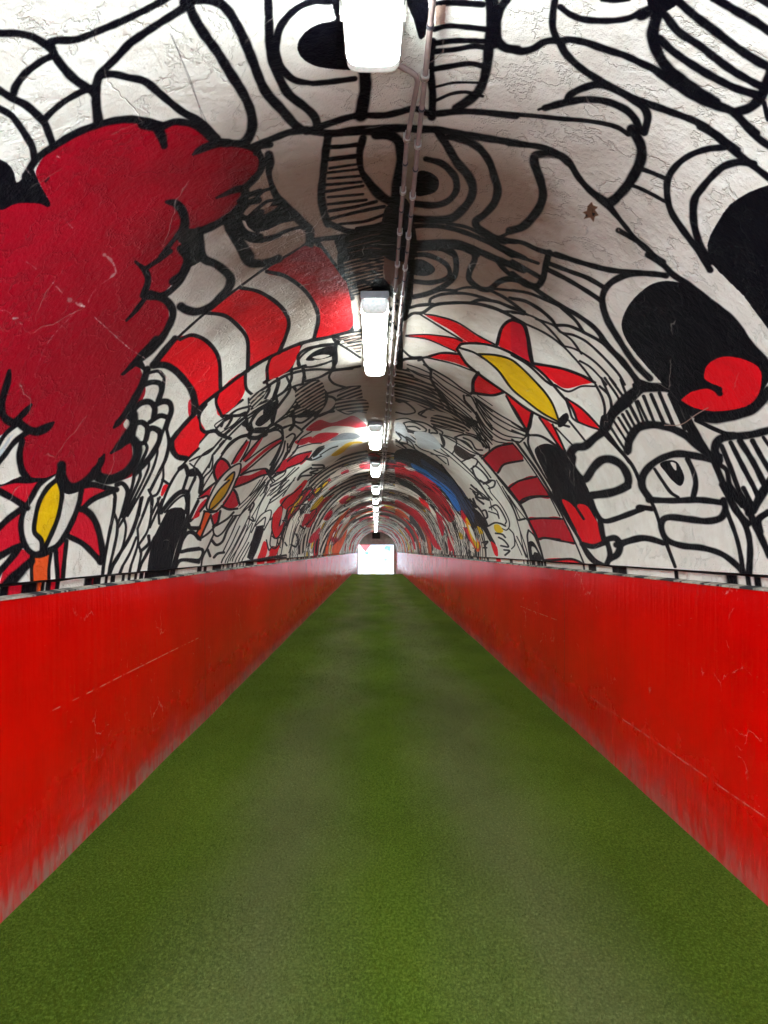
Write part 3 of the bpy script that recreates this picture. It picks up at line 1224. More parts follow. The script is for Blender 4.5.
def paint_mural():
    far_figures(10.8, Y1)
    ox = oy = 0.0; sc = 1.0
    for ln in PAINT.splitlines():
        ln = ln.strip()
        if not ln or ln[0] == '#': continue
        t = ln.split()
        if t[0] == 'T': ox, oy, sc = float(t[1]), float(t[2]), float(t[3]); continue
        if t[0] in 'SXN':
            w = float(t[1]); P = []
            for q in t[2:]:
                c = [float(k) for k in q.split(',')]
                if len(c) > 2: w2 = c[2]
                else: w2 = w
                P.append((ox + c[0] / sc, oy + c[1] / sc, w2))
            if t[0] == 'S': stroke_px(P)
            elif t[0] == 'X':
                # chipped paint: a broken, ragged scratch
                S = spline(P, step=2.0)
                S[:, 0] += rng.randn(len(S)) * .25; S[:, 1] += rng.randn(len(S)) * .25
                S[:, 2] *= rng.uniform(.2, 1.3, len(S))
                i = 0
                while i < len(S) - 1:
                    k = rng.randint(2, 9)
                    if rng.rand() < .72 and len(S[i:i + k]) > 1: stroke_px(S[i:i + k], PAL['X'], rng.uniform(.25, .8))
                    i += k
            else: stroke_px(P, PAL['N'])
        else:
            P = [(ox + float(q.split(',')[0]) / sc, oy + float(q.split(',')[1]) / sc, 1.0) for q in t[2:]]
            col = PAL['n'] if t[0] == 'D' else PAL[t[1]]
            if t[0] == 'F' and t[1] == 'd': hatch_px(P, PAL['w'], 3.3)
            else: fill_px(P, col, t[0] != 'P')
    # loose linework over the far figures
    for i in range(900):
        y = 11.0 * (Y1 / 11.0) ** random.random(); s0 = random.uniform(0, R * math.pi); L = random.uniform(.15, .75); d = random.uniform(-.35, .35)
        stroke_m([(s0, y), (s0 + L * .4, y + d * .3 + random.uniform(-.12, .12)), (s0 + L, y + d)], random.uniform(.03, .075))
paint_mural()
img = bpy.data.images.new('vault_paint', NU, NV, float_buffer=False)
srgb = np.where(canvas <= 0.0031308, canvas * 12.92, 1.055 * np.power(np.maximum(canvas, 0), 1 / 2.4) - 0.055)
px = np.ones((NV, NU, 4), np.float32); px[..., :3] = srgb
img.pixels.foreach_set(px.ravel()); img.update(); img.pack()
del px, srgb, canvas

# ------------------------------------------------------------------ materials
def mat(name):
    m = bpy.data.materials.new(name); m.use_nodes = True
    nt = m.node_tree; b = nt.nodes['Principled BSDF']
    return m, nt, b
def nd(nt, t, **kw):
    n = nt.nodes.new(t)
    for k, v in kw.items():
        if k in n.inputs.keys(): n.inputs[k].default_value = v
        else: setattr(n, k, v)
    return n
def ramp(nt, src, stops):
    r = nt.nodes.new('ShaderNodeValToRGB'); e = r.color_ramp.elements
    while len(e) < len(stops): e.new(0.5)
    for el, (p, c) in zip(e, stops):
        el.position = p; el.color = c if len(c) == 4 else (*c, 1)
    nt.links.new(src, r.inputs[0]); return r.outputs[0]
def mix(nt, fac, a, b, mode='MIX'):
    m = nt.nodes.new('ShaderNodeMix'); m.data_type = 'RGBA'; m.blend_type = mode
    for s, i in ((fac, 0), (a, 6), (b, 7)):
        if hasattr(s, 'links'): nt.links.new(s, m.inputs[i])
        else: m.inputs[i].default_value = s if i == 0 else (*s, 1)
    return m.outputs[2]
def math_(nt, op, a, b=None, clamp=False):
    m = nt.nodes.new('ShaderNodeMath'); m.operation = op; m.use_clamp = clamp
    for s, i in ((a, 0), (b, 1)):
        if s is None: continue
        if hasattr(s, 'links'): nt.links.new(s, m.inputs[i])
        else: m.inputs[i].default_value = s
    return m.outputs[0]
def coords(nt, scale=(1, 1, 1)):
    tc = nt.nodes.new('ShaderNodeTexCoord'); mp = nt.nodes.new('ShaderNodeMapping')
    mp.inputs['Scale'].default_value = scale
    nt.links.new(tc.outputs['Object'], mp.inputs[0]); return mp.outputs[0]
def nz(nt, vec, scale, detail=4, rough=.55):
    n = nd(nt, 'ShaderNodeTexNoise', Scale=scale, Detail=detail, Roughness=rough)
    nt.links.new(vec, n.inputs['Vector']); return n.outputs['Fac']
def bump(nt, b, h, strength=.3, dist=.01):
    n = nd(nt, 'ShaderNodeBump', Strength=strength, Distance=dist)
    nt.links.new(h, n.inputs['Height']); nt.links.new(n.outputs[0], b.inputs['Normal'])

def vault_material():
    m, nt, b = mat('painted_plaster')
    uv = nd(nt, 'ShaderNodeUVMap', uv_map='paint')
    im = nd(nt, 'ShaderNodeTexImage', interpolation='Cubic', extension='EXTEND'); im.image = img
    nt.links.new(uv.outputs[0], im.inputs[0])
    v = coords(nt)
    grime = ramp(nt, nz(nt, v, 1.3, 5), [(.3, (.88, .87, .87)), (.6, (1, 1, 1))])
    c = mix(nt, .8, im.outputs[0], grime, 'MULTIPLY')
    patch = ramp(nt, nz(nt, v, 9, 6, .65), [(.42, (.93, .91, .89)), (.6, (1, 1, 1))])
    c = mix(nt, 1.0, c, patch, 'MULTIPLY')
    # brown grime plus the crown's dimness away from the lamps, painted into the colour
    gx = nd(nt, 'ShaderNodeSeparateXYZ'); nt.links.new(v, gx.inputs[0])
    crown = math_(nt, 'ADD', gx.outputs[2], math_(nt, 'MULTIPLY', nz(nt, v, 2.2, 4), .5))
    grime_shade = ramp(nt, math_(nt, 'DIVIDE', crown, 4.0), [(.715, (1, 1, 1)), (.79, (.25, .17, .135))])
    # the painted shade skips the daylit mouth and eases from the second lamp on
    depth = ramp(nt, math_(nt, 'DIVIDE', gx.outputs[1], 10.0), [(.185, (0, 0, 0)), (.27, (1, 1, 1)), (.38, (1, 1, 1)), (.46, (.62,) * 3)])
    c = mix(nt, depth, c, mix(nt, 1.0, c, grime_shade, 'MULTIPLY'))
    # hairline chips
    vo = nd(nt, 'ShaderNodeTexVoronoi', feature='DISTANCE_TO_EDGE', Scale=2.1, Randomness=1.0)
    wob = nd(nt, 'ShaderNodeTexNoise', Scale=6, Detail=4); nt.links.new(v, wob.inputs['Vector'])
    vv = mix(nt, .12, v, wob.outputs['Color'])
    nt.links.new(vv, vo.inputs['Vector'])
    crack = ramp(nt, vo.outputs['Distance'], [(.0, (1, 1, 1)), (.006, (0, 0, 0))])
    gate = ramp(nt, nz(nt, v, 2.7, 3), [(.56, (0, 0, 0)), (.62, (1, 1, 1))])
    cg = math_(nt, 'MULTIPLY', crack, gate)
    c = mix(nt, math_(nt, 'MULTIPLY', cg, .35), c, (.55, .48, .44))
    nt.links.new(c, b.inputs['Base Color'])
    b.inputs['Roughness'].default_value = .5
    b.inputs['Specular IOR Level'].default_value = .05
    h = math_(nt, 'ADD', nz(nt, v, 5, 8, .62), math_(nt, 'MULTIPLY', nz(nt, v, 40, 6, .7), .25))
    h = math_(nt, 'SUBTRACT', h, math_(nt, 'MULTIPLY', cg, .35))
    # trowelled plaster: ridged flakes and fine wrinkles
    rid = math_(nt, 'ABSOLUTE', math_(nt, 'SUBTRACT', nz(nt, v, 4.5, 7, .6), .5))
    h = math_(nt, 'SUBTRACT', h, ramp(nt, rid, [(.0, (.28,) * 3), (.018, (0, 0, 0))]))
    bump(nt, b, h, .8, .022)
    return m

def wall_material(name, joints, side):
    m, nt, b = mat(name)
    v = coords(nt)
    s = nd(nt, 'ShaderNodeSeparateXYZ'); nt.links.new(v, s.inputs[0])
    y, z = s.outputs[1], s.outputs[2]
    red = ramp(nt, nz(nt, v, 1.6, 5), [(.3, (.54, .0, .0)), (.7, (.72, .0, .0))])
    # worn, dusty foot of the wall: bare grey-brown render showing in streaks
    streak = nz(nt, coords(nt, (1, .9, 1.5)), 2.6, 9, .66)
    hgt = math_(nt, 'MULTIPLY', math_(nt, 'SUBTRACT', .62, z), 1.5)
    k = math_(nt, 'ADD', hgt, math_(nt, 'MULTIPLY', math_(nt, 'SUBTRACT', streak, .5), 1.5))
    worn = ramp(nt, k, [(.0, (0, 0, 0)), (.45, (.08,) * 3), (.75, (.4,) * 3), (1.0, (1, 1, 1))])
    c = mix(nt, math_(nt, 'MULTIPLY', math_(nt, 'MULTIPLY', worn, ramp(nt, nz(nt, coords(nt, (1, 5, 3)), 7, 8, .75), [(.35, (.45,) * 3), (.65, (1,) * 3)])), .62), red, (.20, .115, .085))
    low = math_(nt, 'MULTIPLY', math_(nt, 'SUBTRACT', .16, z), 7.0, True)
    k2 = math_(nt, 'MULTIPLY', low, ramp(nt, nz(nt, coords(nt, (1, 5, 2)), 4, 5), [(.38, (0, 0, 0)), (.6, (1, 1, 1))]))
    c = mix(nt, math_(nt, 'MULTIPLY', k2, .8 if side < 0 else .35), c, (.30, .22, .17))
    # scuffs
    sc = nz(nt, coords(nt, (1, 3, 14)), 3.5, 8, .75)
    scf = ramp(nt, sc, [(.66, (0, 0, 0)), (.70, (1, 1, 1))])
    c = mix(nt, math_(nt, 'MULTIPLY', scf, .35), c, (.62, .30, .27))
    vo = nd(nt, 'ShaderNodeTexVoronoi', feature='DISTANCE_TO_EDGE', Scale=4.5, Randomness=1.0)
    wb = nd(nt, 'ShaderNodeTexNoise', Scale=3.5, Detail=5); nt.links.new(v, wb.inputs['Vector'])
    nt.links.new(mix(nt, .3, v, wb.outputs['Color']), vo.inputs['Vector'])
    hair = ramp(nt, vo.outputs['Distance'], [(.0, (1, 1, 1)), (.012, (0, 0, 0))])
    hg = ramp(nt, nz(nt, v, 1.9, 5, .7), [(.56, (0, 0, 0)), (.62, (1, 1, 1))])
    c = mix(nt, math_(nt, 'MULTIPLY', math_(nt, 'MULTIPLY', hair, hg), .4), c, (.7, .40, .36))
    # joints between the render bays and board lines
    saw = math_(nt, 'PINGPONG', math_(nt, 'SUBTRACT', y, 6.33), 1.9)
    jv = math_(nt, 'LESS_THAN', saw, .007)
    c = mix(nt, math_(nt, 'MULTIPLY', jv, .55), c, (.10, .02, .02))
    dash = ramp(nt, nz(nt, coords(nt, (1, 2, 1)), 3.0, 5, .7), [(.45, (0, 0, 0)), (.55, (1, 1, 1))])
    for zz, ja, jb in joints:
        l = math_(nt, 'LESS_THAN', math_(nt, 'ABSOLUTE', math_(nt, 'SUBTRACT', z, zz)), .0028)
        l = math_(nt, 'MULTIPLY', l, math_(nt, 'MULTIPLY', math_(nt, 'GREATER_THAN', y, ja), math_(nt, 'LESS_THAN', y, jb)))
        c = mix(nt, math_(nt, 'MULTIPLY', math_(nt, 'MULTIPLY', l, dash), .45), c, (.6, .33, .28))
    nt.links.new(c, b.inputs['Base Color'])
    rr = ramp(nt, worn, [(0, (.25,) * 3), (1, (.6,) * 3)])
    nt.links.new(rr, b.inputs['Roughness'])
    b.inputs['Specular IOR Level'].default_value = .14
    h = math_(nt, 'ADD', nz(nt, coords(nt, (1, 6, .6)), 3, 5), math_(nt, 'MULTIPLY', nz(nt, v, 16, 7, .65), .3))
    h = math_(nt, 'SUBTRACT', h, math_(nt, 'MULTIPLY', jv, .5))
    bump(nt, b, h, .5, .015)
    return m

def turf_material():
    m, nt, b = mat('artificial_turf')
    v = coords(nt)
    s = nd(nt, 'ShaderNodeSeparateXYZ'); nt.links.new(v, s.inputs[0])
    fine = nz(nt, coords(nt, (1, .7, 1)), 85, 5, .85)
    green = ramp(nt, fine, [(.30, (.022, .062, .004)), (.5, (.082, .135, .012)), (.72, (.20, .33, .05))])
    # trodden lanes, where the pile is flattened and dusty
    wx = math_(nt, 'ADD', s.outputs[0], math_(nt, 'MULTIPLY', math_(nt, 'SUBTRACT', nz(nt, coords(nt, (.3, .3, 1)), 1.0, 3), .5), 1.1))
    def lane(c0, half):
        d = math_(nt, 'DIVIDE', math_(nt, 'ABSOLUTE', math_(nt, 'SUBTRACT', wx, c0)), half)
        return math_(nt, 'SUBTRACT', 1.0, d, True)
    lanes = math_(nt, 'MAXIMUM', lane(-.50, .62), lane(.70, .62))
    patch = nz(nt, coords(nt, (1, .28, 1)), 2.3, 6, .6)
    k = ramp(nt, math_(nt, 'MULTIPLY', lanes, math_(nt, 'ADD', patch, .25)), [(.12, (0, 0, 0)), (.70, (1, 1, 1))])
    dusty = ramp(nt, fine, [(.3, (.060, .090, .026)), (.55, (.145, .172, .065)), (.75, (.34, .39, .18))])
    c = mix(nt, math_(nt, 'MULTIPLY', k, .85), green, dusty)
    big = ramp(nt, nz(nt, coords(nt, (1, .5, 1)), 1.1, 5), [(.35, (.78, .80, .7)), (.65, (1.1, 1.1, 1.0))])
    c = mix(nt, 1.0, c, big, 'MULTIPLY')
    nt.links.new(c, b.inputs['Base Color'])
    b.inputs['Roughness'].default_value = .95
    b.inputs['Specular IOR Level'].default_value = .05
    bump(nt, b, fine, .9, .012)
    return m

def plain(name, col, rough=.6, metal=0, nscale=None, namt=.25, bumpy=0):
    m, nt, b = mat(name)
    b.inputs['Roughness'].default_value = rough; b.inputs['Metallic'].default_value = metal
    v = coords(nt)
    f = nz(nt, v, nscale or 20, 5)
    lo = tuple(k * (1 - namt) for k in col)
    nt.links.new(ramp(nt, f, [(.35, lo), (.65, col)]), b.inputs['Base Color'])
    if bumpy: bump(nt, b, f, bumpy, .005)
    return m

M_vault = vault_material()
M_wl = wall_material('red_gloss_paint_left', ((EYE - .755, 3.2, 6.2),), -1)
M_wr = wall_material('red_gloss_paint_right', ((EYE - .65, 6.6, 8.2), (EYE - 1.15, 3.0, 5.6)), 1)
M_turf = turf_material()
def ledge_material():
    m, nt, b = mat('stained_cement_ledge'); v = coords(nt)
    c = ramp(nt, nz(nt, v, 25, 5), [(.35, (.25, .22, .18)), (.65, (.50, .46, .38))])
    st = ramp(nt, nz(nt, coords(nt, (.01, 1.6, .01)), 2.4, 5, .6), [(.50, (0, 0, 0)), (.53, (1, 1, 1))])
    c = mix(nt, st, c, (.012, .012, .016))
    nt.links.new(c, b.inputs['Base Color']); b.inputs['Roughness'].default_value = .85
    bump(nt, b, nz(nt, v, 40, 5), .6, .005); return m
M_ledge = ledge_material()
M_joint = plain('joint_black', (.02, .02, .022), .6)  # near-black colour for the faces of the open joint under the vault
M_conc = plain('grey_concrete', (.62, .66, .64), .85, nscale=4, namt=.3, bumpy=.4)
M_house = plain('grey_lamp_housing', (.30, .30, .29), .5)
M_clip = plain('zinc_clip', (.55, .53, .50), .35, .9)
M_pipe = plain('pink_grey_conduit', (.21, .15, .135), .6, nscale=15, namt=.35)
M_tape = plain('black_tape', (.015, .013, .02), .5)
M_black = plain('black_casing', (.012, .012, .012), .5)
def lamp_material():
    m, nt, b = mat('glowing_prismatic_cover')
    b.inputs['Base Color'].default_value = (.85, .88, .85, 1)
    v = coords(nt)
    f = ramp(nt, nz(nt, v, 60, 3), [(.3, (.84, .98, 1.0)), (.6, (.90, 1, 1.0))])
    nt.links.new(f, b.inputs['Emission Color'])
    b.inputs['Emission Strength'].default_value = 20.0
    b.inputs['Roughness'].default_value = .3
    return m
M_glow = lamp_material()
def cap_material():
    m, nt, b = mat('clear_plastic_cover_end')
    v = coords(nt)
    nt.links.new(ramp(nt, nz(nt, v, 80, 3), [(.3, (.62, .72, .66)), (.6, (.85, .88, .84))]), b.inputs['Base Color'])
    nt.links.new(ramp(nt, nz(nt, v, 30, 3), [(.3, (.75, .95, .85)), (.6, (1, 1, .98))]), b.inputs['Emission Color'])
    b.inputs['Emission Strength'].default_value = .12
    b.inputs['Roughness'].default_value = .25
    return m
M_cap = cap_material()

# ------------------------------------------------------------------ mesh helpers
def obj(name, bm, m, parent=None, smooth=False, loc=None):
    me = bpy.data.meshes.new(name); bm.normal_update(); bm.to_mesh(me); bm.free()
    for x in (m if isinstance(m, (list, tuple)) else [m]): me.materials.append(x)
    if smooth:
        for p in me.polygons: p.use_smooth = True
    o = bpy.data.objects.new(name, me); C.objects.link(o)
    if parent: o.parent = parent
    if loc: o.location = loc
    return o
def struct(o): o['kind'] = 'structure'; return o
def thing(name, label, cat, loc, group=None):
    o = bpy.data.objects.new(name, None); C.objects.link(o); o.empty_display_size = .1
    o.location = loc; o['label'] = label; o['category'] = cat
    if group: o['group'] = group
    return o
def box(bm, x0, x1, y0, y1, z0, z1, mi=0, bev=0):
    vs = [bm.verts.new((x, y, z)) for x in (x0, x1) for y in (y0, y1) for z in (z0, z1)]
    fs = []
    for q in ((0,1,3,2), (4,6,7,5), (0,4,5,1), (2,3,7,6), (0,2,6,4), (1,5,7,3)):
        f = bm.faces.new([vs[i] for i in q]); f.material_index = mi; fs.append(f)
    if bev:
        es = list({e for f in fs for e in f.edges})
        bmesh.ops.bevel(bm, geom=es, offset=bev, segments=2, affect='EDGES', profile=.5)
def tube(bm, pts, r, seg=10, cap=True, mi=0):
    pts = [Vector(p) for p in pts]; rings = []
    for i, p in enumerate(pts):
        t = (pts[min(i + 1, len(pts) - 1)] - pts[max(i - 1, 0)]).normalized()
        up = Vector((0, 0, 1)) if abs(t.z) < .9 else Vector((1, 0, 0))
        a = t.cross(up).normalized(); b = a.cross(t).normalized()
        rings.append([bm.verts.new(p + (a * math.cos(2*math.pi*k/seg) + b * math.sin(2*math.pi*k/seg)) * r) for k in range(seg)])
    for A, B in zip(rings, rings[1:]):
        for k in range(seg):
            f = bm.faces.new((A[k], A[(k+1) % seg], B[(k+1) % seg], B[k])); f.material_index = mi; f.smooth = True
    if cap:
        bm.faces.new(rings[0][::-1]).material_index = mi; bm.faces.new(rings[-1]).material_index = mi

def drop(y):
    t = min(max((y - 18) / 28.0, 0), 1)
    return -.02 * t - max(0, y - 46) * .05

# ------------------------------------------------------------------ shell
def wave(y, s): return .006 * noise.noise(Vector((y * .9, s, 0))) 
def build_vault(name, ya, yb, n, mirror):
    bm = bmesh.new(); uvl = bm.loops.layers.uv.new('paint')
    phl = math.asin((CZ - CRL) / R); phr = math.asin((CZ - CRR) / R)
    NS = 112
    ys = [ya + (yb - ya) * i / n for i in range(n + 1)] if mirror else [ya * (yb / ya) ** (i / n) for i in range(n + 1)]
    grid = []
    for y in ys:
        row = []
        for k in range(NS + 1):
            a = -phl + (math.pi + phl + phr) * k / NS
            rr = R + .007 * noise.noise(Vector((math.cos(a) * 2, y * 1.1, math.sin(a) * 2)))
            v = bm.verts.new((CX - rr * math.cos(a), y, CZ + rr * math.sin(a)))
            yy = 2 * YS - y if mirror else y
            row.append((v, max(0.0, a) * PPR / NU, math.log(max(yy, YS) / YS) * PPR / NV))
        grid.append(row)
    for A, B in zip(grid, grid[1:]):
        for k in range(NS):
            q = (A[k], A[k+1], B[k+1], B[k])
            f = bm.faces.new([p[0] for p in q]); f.smooth = True
            for l, p in zip(f.loops, q): l[uvl].uv = (min(max(p[1], 0), 1), min(p[2], 1))
    # outer skin of the lining, so the vault has thickness
    T = .22
    outer = [[bm.verts.new((CX - (R+T) * math.cos(-phl + (math.pi+phl+phr)*k/24), y, CZ + (R+T) * math.sin(-phl + (math.pi+phl+phr)*k/24))) for k in range(25)] for y in (ya, yb)]
    for k in range(24):
        f = bm.faces.new((outer[0][k+1], outer[0][k], outer[1][k], outer[1][k+1])); f.material_index = 1
    for j, row in ((0, grid[0]), (1, grid[-1])):
        if (j == 0) != mirror and False: continue
        step = NS / 24
        for k in range(24):
            ids = [row[i][0] for i in range(int(k*step), int((k+1)*step) + 1)] if True else []
            if len(ids) >= 2:
                try:
                    f = bm.faces.new(ids + [outer[j][k+1], outer[j][k]]); f.material_index = 1
                except ValueError: pass
    for k in (0, 24):
        a0 = grid[0][0 if k == 0 else NS][0]; a1 = grid[-1][0 if k == 0 else NS][0]
        try:
            f = bm.faces.new((a0, a1, outer[1][k], outer[0][k])); f.material_index = 1
        except ValueError: pass
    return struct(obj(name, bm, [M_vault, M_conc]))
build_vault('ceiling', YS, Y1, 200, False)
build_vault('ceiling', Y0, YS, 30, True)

def build_wall(name, x, out, top, m):
    bm = bmesh.new()
    n = 122; zs = 12; grid = []
    for i in range(n + 1):
        y = Y0 + (Y1 - Y0) * i / n; zb = drop(y) - .03
        col = []
        for k in range(zs + 1):
            z = zb + (top - zb) * k / zs
            d = .008 * noise.noise(Vector((y * .7, z * 1.3, x))) + .004 * noise.noise(Vector((y * 3, z * 3, x)))
            if k == zs: d = .003 * noise.noise(Vector((y * 6, 0, x)))
            col.append(bm.verts.new((x + d, y, z)))
        grid.append(col)
    flip = out > 0
    def F_(vs):
        bm.faces.new(vs if flip else vs[::-1])
    for A, B in zip(grid, grid[1:]):
        for k in range(zs): F_((A[k], A[k+1], B[k+1], B[k]))
    xo = x + out * .3
    ot = [(bm.verts.new((xo, Y0 + (Y1-Y0)*i/n, top)), bm.verts.new((xo, Y0 + (Y1-Y0)*i/n, grid[i][0].co.z))) for i in range(n+1)]
    for i in range(n):
        F_((grid[i][zs], ot[i][0], ot[i+1][0], grid[i+1][zs]))
        F_((ot[i][0], ot[i][1], ot[i+1][1], ot[i+1][0]))
        F_((ot[i][1], grid[i][0], grid[i+1][0], ot[i+1][1]))
    for i in (0, n): bm.faces.new(grid[i] + [ot[i][0], ot[i][1]])
    return struct(obj(name, bm, m))
build_wall('wall_left', XL, -1, TOPL, M_wl)
build_wall('wall_right', XR, 1, TOPR, M_wr)

def build_band(name, x, out, z0, z1):
    """cement ledge on the wall head, painted upstand behind it, dark open joint under the vault"""
    bm = bmesh.new(); n = 420; uvl = bm.loops.layers.uv.new('paint')
    rows = []; YB = []
    for i in range(n + 1):
        y = Y0 + (Y1 - Y0) * (i / n) ** 1.6
        j = .007 * noise.noise(Vector((y * 5, x, 3))) + .004 * noise.noise(Vector((y * 17, x, 3)))
        j2 = .006 * noise.noise(Vector((y * 4, x, 9))); YB.append(y)
        rows.append([bm.verts.new(p) for p in (
            (x + out * .02 , y, z0 - .002),
            (x - out * (.006 + abs(j)), y, z0 + .001), (x - out * (.006 + abs(j)), y, z0 + .009 + j * .4),
            (x + out * .035, y, z0 + .016), (x + out * .030, y, z1 - .014 + j2), (x + out * .075, y, z1 - .008), (x + out * .075, y, z1 + .012))])
    ub = .018 if out < 0 else 1 - .018
    for A, B, ya, yb in zip(rows, rows[1:], YB, YB[1:]):
        va, vb = [math.log(max(q if q >= YS else 2 * YS - q, YS) / YS) * PPR / NV for q in (ya, yb)]
        for k in range(6):
            q = (A[k], A[k+1], B[k+1], B[k]); w = (va, va, vb, vb)
            if out < 0: q = q[::-1]; w = w[::-1]
            f = bm.faces.new(q); f.material_index = 0 if k < 3 else (1 if k == 3 else 2)
            for l, vv in zip(f.loops, w): l[uvl].uv = (ub, vv)
    return struct(obj(name, bm, [M_ledge, M_vault, M_joint]))
build_band('trim_1', XL, -1, TOPL, CRL)
build_band('trim_2', XR, 1, TOPR, CRR)

# turf floor with a slightly ragged, raised pile
def build_floor():
    bm = bmesh.new(); rows = []
    ys = [Y0 + .25 * i for i in range(17)]
    while ys[-1] < Y1: ys.append(min(Y1, ys[-1] * 1.035))
    NX = 40
    for y in ys:
        r = []
        for k in range(NX + 1):
            x = XL - .02 + (XR - XL + .04) * k / NX
            z = drop(y) + .006 * noise.noise(Vector((x * 2.2, y * 1.2, 0)))
            r.append(bm.verts.new((x, y, z)))
        rows.append(r)
    for A, B in zip(rows, rows[1:]):
        for k in range(NX): bm.faces.new((A[k], A[k+1], B[k+1], B[k])).smooth = True
    a = [bm.verts.new((x, y, drop(y) - .12)) for y in (Y0, Y1) for x in (XL - .02, XR + .02)]
    bm.faces.new((a[0], a[2], a[3], a[1]))
    return struct(obj('floor', bm, M_turf))
build_floor()

# blades of the turf in the part of the floor near the camera
def turf_blades():
    n = 230000
    y = 1.6 * (30.0 / 1.6) ** (1 - np.sqrt(1 - rng.rand(n)))
    x = XL + .025 + (XR - XL - .05) * rng.rand(n)
    h = .006 + .007 * rng.rand(n); a = rng.rand(n) * 6.283; lean = .009 * rng.rand(n); w = .0011 + .0007 * rng.rand(n) + y * .00018
    z = np.array([.006 * noise.noise(Vector((p * 2.2, q * 1.2, 0))) for p, q in zip(x, y)])
    V = np.empty((n, 3, 3), np.float32)
    V[:, 0] = np.stack([x - w * np.sin(a), y + w * np.cos(a), z - .001], 1)
    V[:, 1] = np.stack([x + w * np.sin(a), y - w * np.cos(a), z - .001], 1)
    V[:, 2] = np.stack([x + lean * np.cos(a), y + lean * np.sin(a), z + h], 1)
    me = bpy.data.meshes.new('grass_blades')
    me.from_pydata(V.reshape(-1, 3).tolist(), [], np.arange(3 * n).reshape(-1, 3).tolist())
    me.materials.append(M_turf)
    o = bpy.data.objects.new('turf_blades', me); C.objects.link(o)
    o['kind'] = 'stuff'; o['label'] = 'short green artificial grass pile on the tunnel floor'; o['category'] = 'grass'
turf_blades()

# end wall with the daylight opening
def build_end():
    bm = bmesh.new(); y0, y1 = Y1, Y1 + .3
    zt = EYE + .42; xa, xb = -1.47, 1.45; zb = drop(Y1) - .2
    box(bm, -3.0, xa, y0, y1, zb, 4.2)
    box(bm, xb, 3.2, y0, y1, zb, 4.2)
    box(bm, xa, xb, y0, y1, zt, 4.2)
    struct(obj('wall_end', bm, M_conc))
build_end()
def outside():
    bm = bmesh.new()
    box(bm, -14, 14, Y1 + .3, Y1 + 12, drop(Y1) - .3, drop(Y1) - .12)
    struct(obj('ground', bm, plain('pale_paving', (.62, .62, .60), .8, nscale=3)))
    m, nt, b = mat('sunlit_painted_wall')
    v = coords(nt); s = nd(nt, 'ShaderNodeSeparateXYZ'); nt.links.new(v, s.inputs[0])
    f = nz(nt, coords(nt, (1, 1, 1)), .9, 2)
    c = ramp(nt, f, [(.36, (.06, .15, .34)), (.42, (.36, .42, .46)), (.56, (.42, .45, .45)), (.60, (.46, .38, .12)), (.64, (.42, .44, .45))])
    # red pennant shape high on the left
    tri = math_(nt, 'LESS_THAN', math_(nt, 'ADD', math_(nt, 'ABSOLUTE', math_(nt, 'ADD', s.outputs[0], .95)), math_(nt, 'MULTIPLY', math_(nt, 'SUBTRACT', EYE + .45, s.outputs[2]), .8)), .5)
    c = mix(nt, tri, c, (.42, .05, .05))
    nt.links.new(c, b.inputs['Base Color']); b.inputs['Roughness'].default_value = .8
    bm = bmesh.new(); box(bm, -9, 9, Y1 + 5, Y1 + 5.3, drop(Y1) - .12, 4.5)
    struct(obj('wall_outside', bm, m))
outside()

# black loudspeaker-like box under the crown at the far end
t = thing('wall_box', 'small black box mounted high on the far end wall above the bright opening', 'box', (.02, Y1, EYE + .93))
bm = bmesh.new(); box(bm, -.32, .32, -.26, -.02, 0, .48, bev=.03); obj('casing', bm, M_black, t)
bm = bmesh.new(); box(bm, -.05, .05, -.06, 0, .1, .38, bev=.008); obj('bracket', bm, M_house, t)

